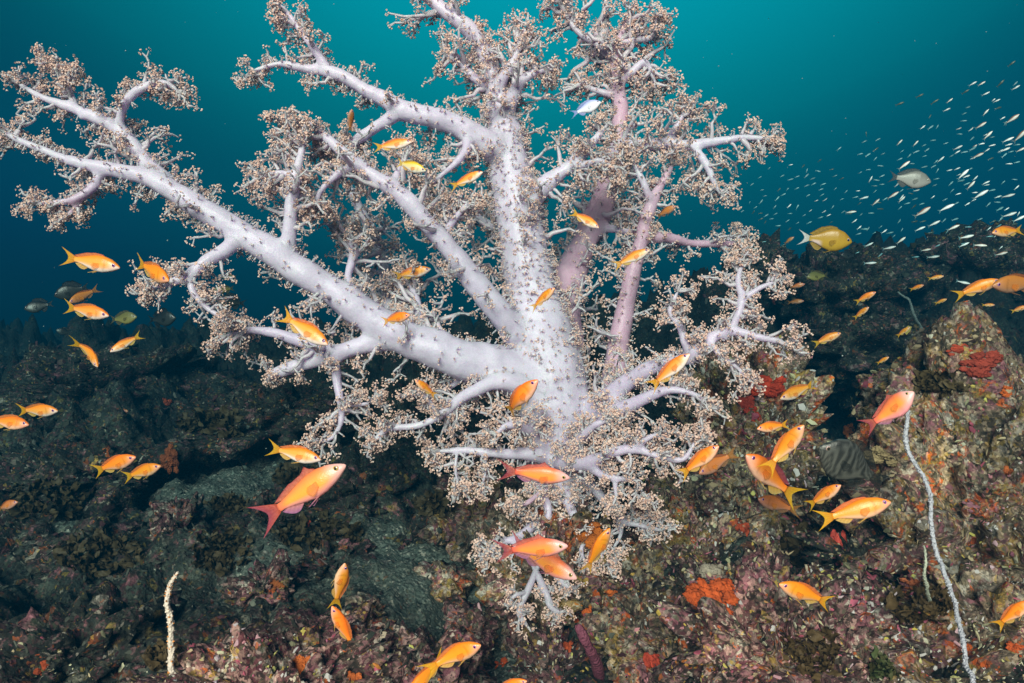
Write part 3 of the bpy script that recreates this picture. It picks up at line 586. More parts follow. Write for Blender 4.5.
def grow(parent, org, name, pts, col, dens, tl, bare, front, seed, tiny=1.0, skin=None):
    rng = np.random.default_rng(seed)
    bm_, tm, pm = MB(), MB(), MB()
    P, Rr = limb(bm_, pts, col, 18 if pts[0][3] > 12 else 12, 0.0 if name == 'trunk' or pts[0][0] == 480 else 0.28)
    u = np.mean([p[2] for p in pts]) / F
    seg = np.linalg.norm(np.diff(P, axis=0), axis=1); s = np.concatenate([[0], np.cumsum(seg)]); L = s[-1]
    T = np.gradient(P, axis=0); T = unit(T)
    n = max(3, int(L / u / 100 * (dens * 0.72 if pts[0][3] > 8 or pts[0][1] < 350 else dens * 0.5)))
    t = bare + (1 - bare) * rng.uniform(0, 1, n) ** 0.8
    def sample(t, n):
        i = np.clip(np.searchsorted(s, t * L) - 1, 0, len(P) - 2)
        A, B = frames(T[i]); th = rng.uniform(0, 2 * np.pi, n)
        rad = A * np.cos(th)[:, None] + B * np.sin(th)[:, None]
        flip = (rad[:, 1] < -0.35) & (rng.uniform(0, 1, n) < front)      # few twigs stand straight out of the lit face
        rad[flip, 1] *= -1
        return i, rad
    i, rad = sample(t, n)
    dr = unit(rad * 0.95 + T[i] * (0.25 + 0.5 * t[:, None]) + rng.normal(size=(n, 3)) * 0.25)
    Lp = tl * rng.uniform(0.55, 1.35, n) * (1.1 - 0.35 * t)
    bush(tm, pm, P[i] + rad * (Rr[i] * 0.7)[:, None], dr, Lp, u, rng, 4)
    # head of twigs at the tip
    h = 5 if skin is not None else 1
    e = np.tile(P[-1], (h, 1)); d = unit(np.tile(T[-1], (h, 1)) + rng.normal(size=(h, 3)) * 0.7)
    bush(tm, pm, e, d, rng.uniform(9, 16, h) * (1 if h > 1 else .6), u, rng, 4)
    # single heads sitting close on the limb itself
    area = (2 * np.pi * Rr[:-1] * seg).sum() / u ** 2
    m = int(area / 260 * tiny) + 4
    t2 = rng.uniform(bare * 0.4, 1, m) if name != 'trunk' else rng.uniform(0, 1, m) ** 1.5
    i, rad = sample(t2, m)
    dd = unit(rad + rng.normal(size=(m, 3)) * 0.3); b = P[i] + rad * (Rr[i] * 0.98)[:, None]; e = b + dd * (rng.uniform(0.5, 5, (m, 1)) * u)
    tubes(tm, np.stack([b - rad * 0.002, e], 1), np.tile(np.array((0.9, 0.7)) * u, (m, 1)), 4, TW, cap=False)
    tufts(pm, e, dd, rng, u, 3, 1.7, 0.7, -0.25)
    if skin is None: o = bm_.build(name, M['stalk'], parent, origin=org)
    else: o = skin_part(name, skin, parent, org)
    tw = tm.build('twig', M['stalk'], o, origin=org); tw['kind'] = 'stuff'
    pl = pm.build('polyp', M['polyp'], o, smooth=False, origin=org); pl['kind'] = 'stuff'
    return o
# the limbs flow into one another: their union is remeshed and faired, then cut into one mesh per limb
def make_skin():
    allmb = MB(); ax, rr, own = [], [], []
    for k, L in enumerate(LIMBS):
        P, Rr = limb(allmb, L[1], L[2], 14 if L[1][0][3] > 12 else 10, 0.0 if k < 2 else 0.22)
        ax.append(P); rr.append(Rr); own.append(np.full(len(P), k))
    ax, rr, own = np.concatenate(ax), np.concatenate(rr), np.concatenate(own)
    # close the lower ends
    me = allmb.mesh('skin', M['stalk']); bm = bmesh.new(); bm.from_mesh(me)
    bmesh.ops.holes_fill(bm, edges=[e for e in bm.edges if e.is_boundary], sides=0); bm.to_mesh(me); bm.free()
    ob = bpy.data.objects.new('skin', me); C.objects.link(ob)
    md = ob.modifiers.new('r', 'REMESH'); md.mode = 'VOXEL'; md.voxel_size = 0.0036; md.adaptivity = 0
    dg = bpy.context.evaluated_depsgraph_get(); e = ob.evaluated_get(dg); m2 = e.to_mesh()
    n = len(m2.vertices); V = np.empty(n * 3, np.float32); m2.vertices.foreach_get('co', V); V = V.reshape(-1, 3).astype(float)
    lt = np.empty(len(m2.polygons), np.int32); m2.polygons.foreach_get('loop_total', lt)
    vi = np.empty(len(m2.loops), np.int32); m2.loops.foreach_get('vertex_index', vi)
    Q = vi.reshape(-1, 4) if (lt == 4).all() else None
    if Q is None:
        st = np.concatenate([[0], np.cumsum(lt)[:-1]]); Q = np.stack([vi[st], vi[st + 1], vi[st + 2], vi[st + np.minimum(3, lt - 1)]], 1)
    e.to_mesh_clear(); bpy.data.objects.remove(ob); bpy.data.meshes.remove(me)
    from mathutils.kdtree import KDTree
    kd = KDTree(len(ax))
    for i, p in enumerate(ax): kd.insert(p, i)
    kd.balance()
    near = np.array([[h[1] for h in kd.find_n(v, 14)] for v in V])
    dd = (np.linalg.norm(V[:, None] - ax[near], axis=2) - rr[near]); j = dd.argmin(1); ar = np.arange(n)
    lab = own[near[ar, j]]; rad = rr[near[ar, j]]
    cols = np.array([L[2] for L in LIMBS])[own[near]]; w_ = np.exp(-(dd - dd.min(1, keepdims=True)) / 0.012); w_ /= w_.sum(1, keepdims=True)
    K = (cols * w_[..., None]).sum(1)
    E = np.concatenate([Q[:, [0, 1]], Q[:, [1, 2]], Q[:, [2, 3]], Q[:, [3, 0]]]); E = E[E[:, 0] != E[:, 1]]
    deg = np.bincount(E[:, 0], minlength=n) + np.bincount(E[:, 1], minlength=n)
    lam = np.clip((rad - 0.004) / 0.022, 0.06, 0.95)[:, None]
    def lap(X):
        A = np.zeros_like(X)
        for c in range(X.shape[1]): A[:, c] = np.bincount(E[:, 0], X[E[:, 1], c], n) + np.bincount(E[:, 1], X[E[:, 0], c], n)
        return A / np.maximum(deg, 1)[:, None]
    for _ in range(34): V = V + lam * (lap(V) - V)
    for _ in range(8): K = lap(K)
    def vnorm(V):
        fn = np.cross(V[Q[:, 2]] - V[Q[:, 0]], V[Q[:, 3]] - V[Q[:, 1]]); N = np.zeros_like(V)
        for c in range(3):
            for q in range(4): N[:, c] += np.bincount(Q[:, q], fn[:, c], n)
        return unit(N)
    N = vnorm(V)
    # fleshy ridges along the surface
    V = V + N * (0.0007 * fbm(V * 60, 2, 5) + 0.005 * np.clip(rad / .06, 0, 1) * fbm(V * 16, 2, 9))[:, None]
    N = vnorm(V)
    K = K * (1 + 0.07 * fbm(V * 30, 3, 12))[:, None]
    fl = np.sort(lab[Q], 1)[:, 1]
    return V, Q, N, K, fl
SKIN = make_skin()
def skin_part(name, k, parent, org):
    V, Q, N, K, fl = SKIN; q = Q[fl == k]; u_, inv = np.unique(q.ravel(), return_inverse=True); inv = inv.reshape(-1, 4)
    mb = MB(); tri = inv[:, 2] == inv[:, 3]
    mb.add(V[u_], inv[~tri], inv[tri][:, :3], K[u_]); o = mb.build(name, M['stalk'], parent, origin=org)
    if len(o.data.vertices) == len(u_): o.data.normals_split_custom_set_from_vertices(N[u_].tolist())
    return o
for k, (name, pts, col, dens, tl, bare, front) in enumerate(LIMBS):
    o = grow(coral, COR, name, pts, col, dens, tl, bare, front, 100 + k, 22.0 if name == 'trunk' else (6.0 if pts[0][3] > 15 else 2.5), k)
    if col is ROSE: o['label'] = 'pinkish coral branch'

# small branching colony on the rock below
sc2 = empty('small_soft_coral', at(538, 575, 1.8)); o2 = np.array(sc2.location)
tag(sc2, 'small lilac soft coral hanging over the tan rock under the big coral', 'soft coral')
for k, pts in enumerate([[(536, 572, 1.8, 5), (526, 592, 1.76, 4), (519, 610, 1.75, 3.5), (528, 626, 1.75, 2)],
                         [(536, 572, 1.8, 5), (545, 592, 1.76, 4), (553, 610, 1.75, 3)],
                         [(545, 592, 1.76, 4), (550, 606, 1.75, 3.2), (560, 613, 1.75, 2)],
                         [(552, 572, 1.8, 4), (564, 584, 1.77, 3.5), (574, 588, 1.76, 2)],
                         [(526, 592, 1.76, 3), (516, 594, 1.74, 2.4), (510, 600, 1.74, 1.8)]]):
    grow(sc2, o2, 'branch', pts, GREY, 9, 8, 0.5, 0.5, 300 + k, 0.3)

# ------------------------------------------------------------------ finding the reef surface
_v, _f, _o = [], [], 0
for mb in SURF:
    V, Q, T = mb.arrays()
    if len(Q): T = np.concatenate([T, Q[:, [0, 1, 2]], Q[:, [0, 2, 3]]])
    _v.append(V); _f.append(T + _o); _o += len(V)
SV = np.concatenate(_v); SF = np.concatenate(_f)
BVH = BVHTree.FromPolygons(SV.tolist(), SF.tolist())
CAM = Vector((0, 0, CAMZ))
def hit(px, py):
    d = Vector(at(px, py, 1.0)) - CAM; d.normalize()
    p, n, i, _ = BVH.ray_cast(CAM, d)
    if p is None: p = Vector(at(px, py, 4)); n = Vector((0, -1, 0))
    if n.dot(d) > 0: n = -n
    return np.array(p), np.array(n)
def basis(n):
    n = n / np.linalg.norm(n); a, b = frames(n[None]); return np.stack([a[0], b[0], n], 1)

# ------------------------------------------------------------------ small crusts, turf and rubble all over the reef
def growth():
    rng = np.random.default_rng(77)
    A, B, D = SV[SF[:, 0]], SV[SF[:, 1]], SV[SF[:, 2]]
    cr = np.cross(B - A, D - A); area = np.linalg.norm(cr, axis=1) / 2; nrm = cr / np.maximum(area[:, None] * 2, 1e-12)
    cen = (A + B + D) / 3; dist = np.linalg.norm(cen - np.array(CAM), axis=1)
    flip = (nrm * (cen - np.array(CAM))).sum(1) > 0; nrm[flip & (nrm[:, 2] < 0)] *= -1
    vis = np.abs(cen[:, 0] / cen[:, 1]) < 0.85
    sand = np.zeros(len(cen))
    for a, b, c, r in [(215, 490, 2.6, 0.28), (440, 600, 1.95, 0.28), (868, 560, 1.85, 0.14), (400, 560, 2.1, .2)]:
        q = at(a, b, c); sand = np.maximum(sand, np.exp(-((cen[:, 0] - q[0]) ** 2 + (cen[:, 1] - q[1]) ** 2) / r ** 2))
    w = area / dist ** 2 * vis * (dist < 5.5) * (cen[:, 1] > 0.9) * (1 - 0.4 * sand); w /= w.sum()
    N = 100000
    k = rng.choice(len(cen), N, p=w); r1 = np.sqrt(rng.uniform(size=(N, 1))); r2 = rng.uniform(size=(N, 1))
    P = A[k] * (1 - r1) + B[k] * r1 * (1 - r2) + D[k] * r1 * r2; n = nrm[k]
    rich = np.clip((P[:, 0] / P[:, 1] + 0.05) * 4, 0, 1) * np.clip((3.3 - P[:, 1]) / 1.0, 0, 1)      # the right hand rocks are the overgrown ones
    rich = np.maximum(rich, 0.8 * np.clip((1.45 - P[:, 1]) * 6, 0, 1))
    S, T = ico(1); m = len(S)
    size = np.where(sand[k] > .45, .75, 1.0) * np.exp(np.clip(rng.normal(0.25, 0.46, N), -1, 1.25)) * 1.1 * np.clip(P[:, 1], 1.2, 4) / F
    Af, Bf = frames(unit(n)); th = rng.uniform(0, 6.28, (N, 1)); Af, Bf = Af * np.cos(th) + Bf * np.sin(th), Bf * np.cos(th) - Af * np.sin(th)
    sx, sy, sz = rng.uniform(.7, 1.7, (N, 1)), rng.uniform(.6, 1.2, (N, 1)), rng.uniform(.25, 0.9, (N, 1))
    turf = rng.uniform(size=(N, 1)) < 0.16; sz = np.where(turf, sz * 3.2, sz); sx = np.where(turf, .45, sx); sy = np.where(turf, .35, sy)
    J = S[None] * (1 + rng.uniform(-.5, .5, (N, m, 1)))
    tilt = rng.normal(size=(N, 3)) * 0.35; n2 = unit(n + tilt)
    V = P[:, None] + size[:, None, None] * (Af[:, None] * (J[..., 0:1] * sx[:, None]) + Bf[:, None] * (J[..., 1:2] * sy[:, None]) + n2[:, None] * (J[..., 2:3] * sz[:, None]))
    pal = np.array([(.30, .24, .15), (.20, .16, .10), (.42, .36, .27), (.50, .46, .40), (.30, .13, .15), (.19, .045, .07), (.55, .14, .03), (.42, .27, .07), (.13, .13, .08), (.06, .05, .04), (.36, .20, .22), (.50, .19, .08)])
    pr = np.array([.18, .17, .11, .035, .11, .10, .04, .07, .10, .10, .05, .025])
    dull = np.array([(.085, .095, .078), (.055, .06, .05), (.12, .125, .10), (.30, .30, .27), (.13, .055, .07), (.08, .03, .04), (.28, .08, .03), (.18, .13, .04), (.04, .05, .04), (.025, .028, .024), (.19, .14, .14), (.15, .10, .06)])
    dr_ = np.array([.20, .20, .13, .035, .09, .08, .02, .04, .10, .08, .03, .03])
    nz = np.stack([fbm(P * (7 + i % 3 * 4), 2, 40 + i) for i in range(12)], 1)
    isr = rng.uniform(size=N) < rich
    lw = np.where(isr[:, None], np.log(pr), np.log(dr_)) + 2.6 * nz + rng.gumbel(size=(N, 12)) * 0.55
    c = lw.argmax(1); K = np.where(isr[:, None], pal[c], dull[c] * np.clip(1.35 - .3 * P[:, 1:2], .30, .9)); sk = (sand[k] > .45) & (rng.uniform(size=N) < .7); K = np.where(sk[:, None], np.array((.085, .108, .096)) * rng.uniform(.4, 1.9, (N, 1)), K); K = K * np.exp(rng.normal(0, 0.25, (N, 1)) + 0.75 * fbm(P * 6.5, 3, 61)[:, None] + np.where(isr, 0.38, -0.5)[:, None])  # dull crusts darken with distance: light falloff painted into their colour
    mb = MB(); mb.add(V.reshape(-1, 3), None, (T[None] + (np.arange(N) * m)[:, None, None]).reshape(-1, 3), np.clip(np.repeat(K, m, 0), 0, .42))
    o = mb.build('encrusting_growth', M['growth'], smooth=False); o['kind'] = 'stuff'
growth()

# ------------------------------------------------------------------ sponges
def sponge(px, py, rx, ry, col, label, seed, lobes=7, group=None, name='sponge', thick=0.5):
    p, n = hit(px, py); d = p[1]; u = d / F
    rng = np.random.default_rng(seed); B = basis(unit(n * 0.75 + np.array((0, -0.5, 0.1))))
    ex = np.array((1, 0, 0)) - B[:, 2] * B[0, 2]; ex /= np.linalg.norm(ex); ez = np.cross(ex, B[:, 2]); ez = ez if ez[2] > 0 else -ez
    S, T = ico(4); mb = MB()
    for i in range(lobes):
        a = rng.uniform(0, 6.28); q = rng.uniform(0.2, 1.0) if i else 0
        c = p + ex * rx * u * q * math.cos(a) + ez * ry * u * q * math.sin(a)
        r = rng.uniform(.14, .38) if i else 0.42
        s = S * (1 + .34 * fbm(S * 2 + seed + i * 3, 3, seed) + 0.20 * fbm(S * 6 + i, 3, seed + 2))[:, None] * r
        V = c + (ex * s[:, :1] * rx * u + ez * s[:, 1:2] * ry * u + B[:, 2] * s[:, 2:3] * thick * min(rx, ry) * u)
        k = np.array(col) * rng.uniform(.75, 1.2)
        mb.add(V, None, T, np.clip(k[None] * (1 + .3 * fbm(V * 90, 2, seed))[:, None], 0, .9))
    o = mb.build(name, M['sponge'], origin=p); tag(o, label, 'sponge', group); return o
ORG = (.62, .13, .02); RED = (.55, .05, .02); DEEP = (.32, .035, .03); YEL = (.50, .30, .05)
for i, a in enumerate([
 (764, 388, 20, 13, RED, 'bright red sponge crust on top of the upright ochre rock'),
 (742, 404, 13, 10, (.45, .05, .03), 'red sponge knob at the left shoulder of the upright ochre rock'),
 (757, 416, 10, 8, RED, 'small red sponge spot under the bright red crust'),
 (714, 598, 24, 20, (.62, .11, .02), 'large ragged orange red sponge on the mottled rock slope'),
 (728, 588, 12, 8, (.60, .10, .02), 'ragged orange sponge lobe right beside the large orange red one'),
 (838, 542, 7, 14, (.62, .08, .06), 'upright pinkish red sponge strip below two orange fish'),
 (851, 431, 6, 8, ORG, 'small orange sponge above the striped grey fish'),
 (503, 666, 9, 8, (.58, .09, .02), 'orange sponge lump right of the fish pair at the bottom'),
 (300, 668, 13, 11, (.62, .16, .03), 'orange sponge on the low pink coralline rock'),
 (354, 678, 7, 8, (.55, .14, .03), 'small orange sponge at the bottom edge on the low pink rock'),
 (594, 595, 6, 5, ORG, 'little orange sponge on the right flank of the rounded tan rock'),
 (574, 622, 6, 4, (.6, .10, .02), 'orange red sponge dot low on the rounded tan rock'),
 (588, 612, 5, 7, ORG, 'narrow orange sponge beside the orange red dot'),
 (566, 648, 9, 7, (.5, .08, .02), 'dull orange sponge under the small lilac soft coral'),
 (652, 658, 10, 8, (.5, .06, .03), 'dark orange sponge on the grey and orange rock'),
 (744, 530, 8, 7, (.5, .08, .03), 'reddish sponge pad on the slope under the dusky orange fish'),
 (612, 596, 8, 6, (.55, .13, .02), 'orange sponge pad right of the rounded tan rock'),
 (960, 350, 12, 6, (.50, .07, .03), 'red sponge crust on the crown of the large boulder'),
 (985, 365, 20, 12, (.34, .05, .03), 'dark red sponge mat at the upper right of the large boulder'),
 (970, 648, 7, 6, ORG, 'orange sponge beside the lower end of the white whip coral'),
 (1018, 650, 8, 9, (.55, .10, .02), 'orange sponge at the lower right edge'),
 (1008, 392, 7, 6, ORG, 'orange sponge pad near the right edge on the large boulder'),
 (1012, 472, 8, 7, (.6, .16, .04), 'pale orange sponge at the right edge halfway down the boulder'),
 (975, 508, 12, 9, (.38, .18, .24), 'smooth mauve sponge patch on the large boulder'),
 (885, 455, 16, 11, (.36, .30, .16), 'tan cup sponge beside the tail of the striped grey fish'),
 (952, 572, 16, 9, (.28, .31, .27), 'pale grey green sponge beside the white whip coral'),
 (715, 572, 13, 10, (.32, .31, .25), 'pale buff sponge above the large orange red sponge'),
 (912, 584, 9, 6, (.48, .15, .06), 'faded orange sponge next to the small pale whip'),
 (165, 402, 6, 5, (.30, .05, .02), 'dim red sponge on the far reef at the left'),
 (212, 433, 8, 4, (.32, .06, .02), 'dim red sponge streak above the sand patch'),
 (306, 522, 6, 5, (.45, .05, .03), 'small red sponge below the large pink tailed fish'),
 (775, 300, 6, 6, (.25, .04, .03), 'faint red sponge on the dim outcrop right of the coral'),
 (170, 460, 10, 14, (.22, .06, .02), 'rusty sponge wall left of the sand patch'),
 (276, 585, 9, 6, (.30, .09, .02), 'rust orange crust on the silty floor above the low pink rock'),
 (45, 668, 8, 7, (.40, .07, .02), 'orange sponge on the dark rock in the bottom left corner'),
]): sponge(*a[:6], 50 + i, 20)
sponge(588, 536, 18, 12, (.56, .15, .015), 'mottled orange sponge mound below the big coral between two orange fish', 91, 11, thick=0.8)

def finger_sponge(pts, col, label):
    p, r = P_(pts); q = spline(np.concatenate([p, r[:, None]], 1), 40); mb = MB()
    Rr = q[:, 3] * (1 + .16 * fbm(q[:, :3] * 60, 3, 4)); Rr[-1] *= .5
    tubes(mb, q[None, :, :3], Rr[None], 12, col)
    o = mb.build('finger_sponge', M['sponge'], origin=p[0]); tag(o, label, 'sponge')
p, n = hit(598, 676)
finger_sponge([(600, 680, p[1] + .02, 6), (596, 662, p[1] - .05, 6), (588, 646, p[1] - .09, 5), (580, 630, p[1] - .1, 5), (576, 626, p[1] - .1, 3)], (.22, .07, .12), 'magenta finger sponge leaning out beside the small lilac soft coral')

# ------------------------------------------------------------------ brown seaweed
def weed(px, py, rx, ry, label, seed, n=34, col=(.075, .055, .022)):
    rng = np.random.default_rng(seed); p, nn = hit(px, py); u = p[1] / F; mb = MB(); roots = []
    for i in range(n):
        a = rng.uniform(0, 6.28); q = math.sqrt(rng.uniform(0, 1))
        r, nr = hit(px + rx * q * math.cos(a), py + ry * q * math.sin(a))
        if np.linalg.norm(r - p) > max(rx, ry) * u * 1.6 + .03: continue
        L = rng.uniform(7, 15) * u; wd = L * rng.uniform(.2, .36)
        up = unit(nr * 0.35 + np.array((rng.normal() * .6, -0.25 + rng.normal() * .3, .35 + rng.normal() * .35)))
        sd = unit(np.cross(up, rng.normal(size=3))); no = np.cross(up, sd)
        nu, nv = 5, 8; uu, vv = np.meshgrid(np.linspace(-1, 1, nu), np.linspace(0, 1, nv))
        W = wd * np.sin(np.pi * np.clip(vv * .93 + .05, 0, 1)) ** .7
        curl = .25 * L * vv ** 2 * rng.normal() + .09 * L * np.sin(vv * 9 + uu * 3 + rng.uniform(0, 6)) * (.3 + np.abs(uu))
        V = r + up * (vv * L)[..., None] + sd * (uu * W)[..., None] + no * (curl + .3 * W * np.abs(uu))[..., None]
        V = V.reshape(-1, 3); b, c = np.meshgrid(np.arange(nv - 1), np.arange(nu - 1), indexing='ij'); s = (b * nu + c).ravel()
        k = np.array(col) * rng.uniform(.6, 1.5)
        V2 = V + np.tile(no * 0.0012, (len(V), 1)); Q1 = np.stack([s, s + 1, s + nu + 1, s + nu], 1)
        mb.add(np.concatenate([V, V2]), np.concatenate([Q1, Q1[:, ::-1] + len(V)]), None, k)
        if roots:                                       # creeping runner to the nearest blade
            q0 = min(roots, key=lambda z: np.linalg.norm(z - r)); tubes(mb, np.stack([q0, (q0 + r) / 2 - nr * .004, r])[None], np.full((1, 3), .0016), 5, k)
        roots.append(r)
    o = mb.build('seaweed', M['weed'], origin=p); tag(o, label, 'seaweed', 'brown seaweed patches')
BR = (.045, .030, .012); DK = (.014, .016, .011)
for i, a in enumerate([
 (797, 546, 17, 22, 'brown seaweed tuft left of the pinkish red sponge strip', BR),
 (812, 655, 26, 22, 'broad brown seaweed patch at the bottom right of the pink rock', BR),
 (918, 604, 34, 20, 'brown leafy seaweed left of the white whip coral', BR),
 (102, 556, 42, 20, 'dark seaweed mat on the low rock at the left', DK),
 (222, 552, 26, 22, 'dark seaweed clump left of the sandy floor', DK),
 (318, 534, 44, 16, 'long dark seaweed mat below the large pink tailed fish', DK),
 (228, 505, 18, 9, 'small dark seaweed tuft on the pale sand patch', DK),
 (300, 478, 26, 8, 'dark seaweed under the yellow fish and pink tailed fish', DK),
 (165, 660, 16, 10, 'brown seaweed at the foot of the cream whip coral', (.05, .035, .015)),
 (50, 500, 44, 16, 'blackish seaweed bed at the far left', DK),
 (882, 668, 14, 10, 'green seaweed tuft near the bottom right', (.02, .06, .02)),
 (430, 505, 26, 8, 'dark weed fringe left of the ochre speckled rock', DK),
 (215, 424, 34, 10, 'dim dark weed on the ledge above the sand patch', DK),
 (935, 385, 22, 10, 'olive weed on the upper face of the large boulder', (.05, .04, .02)),
]): weed(*a[:5], 400 + i, 150 if a[2] > 30 else 95, a[5])

# ------------------------------------------------------------------ whip corals
def whip(pts, label, col, col2, knob=0.35, sides=9, seed=0):
    rng = np.random.default_rng(seed); p, r = P_(pts); L = np.linalg.norm(np.diff(p, axis=0), axis=1).sum()
    n = max(40, int(L / (r.mean() * .7))); q = spline(np.concatenate([p, r[:, None]], 1), n); P = q[:, :3]; u = np.mean([a[2] for a in pts]) / F
    P = P + np.stack([fbm(P * 25, 2, seed + s) for s in (1, 2, 3)], 1) * 0.004
    mb = MB(); tubes(mb, P[None], (q[:, 3] * rng.uniform(.85, 1.1, n))[None], sides, col)
    T = unit(np.gradient(P, axis=0)); m = int(n * 3.2); i = rng.integers(0, n, m); A, B = frames(T[i]); th = rng.uniform(0, 6.28, (m, 1))
    rad = A * np.cos(th) + B * np.sin(th); S, Tt = ico(1); s = q[i, 3] * rng.uniform(.16, .42, m)
    V = (P[i] + rad * q[i, 3:4] * .95)[:, None] + S[None] * s[:, None, None] + rad[:, None] * (S[None] * rad[:, None]).sum(-1, keepdims=True) * s[:, None, None] * .6
    k = np.where(rng.uniform(size=(m, 1)) < knob, np.array(col2), np.array(col)) * rng.uniform(.75, 1.15, (m, 1))
    mb.add(V.reshape(-1, 3), None, (Tt[None] + (np.arange(m) * 12)[:, None, None]).reshape(-1, 3), np.repeat(k, 12, 0))
    o = mb.build('whip_coral', M['whip'], origin=p[0]); tag(o, label, 'whip coral'); return o
whip([(976, 705, 1.10, 2.5), (971, 675, 1.14, 2.4), (963, 645, 1.19, 2.3), (957, 608, 1.24, 2.2), (947, 578, 1.28, 2.2), (938, 552, 1.32, 2.1), (932, 520, 1.33, 2.1), (930, 495, 1.34, 2.0), (923, 477, 1.35, 2.0), (912, 458, 1.36, 1.9), (907, 438, 1.37, 2.1), (907, 420, 1.38, 1.8), (908, 410, 1.38, 1.3)],
     'long thin white whip coral rising in front of the large boulder', (.44, .47, .54), (.27, .28, .34), .5)
whip([(176, 705, 1.22, 3.2), (175, 683, 1.22, 3.2), (171, 650, 1.22, 3.1), (170, 622, 1.22, 2.9), (167, 600, 1.22, 2.6), (171, 584, 1.22, 2.2), (179, 572, 1.22, 1.4)],
     'short cream whip coral with orange polyps in the left foreground', (.66, .60, .52), (.62, .26, .07), .38, seed=3)
p, n = hit(928, 600)
whip([(929, 602, p[1], 1.5), (926, 590, p[1] - .06, 1.5), (924, 575, p[1] - .08, 1.4), (926, 560, p[1] - .08, 1.2), (922, 545, p[1] - .07, .9)], 'tiny pale green whip coral left of the long white whip', (.42, .47, .38), (.3, .34, .28), .4, seed=5)
whip([(931, 350, 3.3, 1.2), (924, 332, 3.25, 1.2), (914, 315, 3.2, 1.2), (908, 300, 3.2, 1.0), (898, 292, 3.2, .8)], 'faint grey whip coral on the far reef under the silver school', (.16, .19, .19), (.1, .12, .12), .4, seed=6)

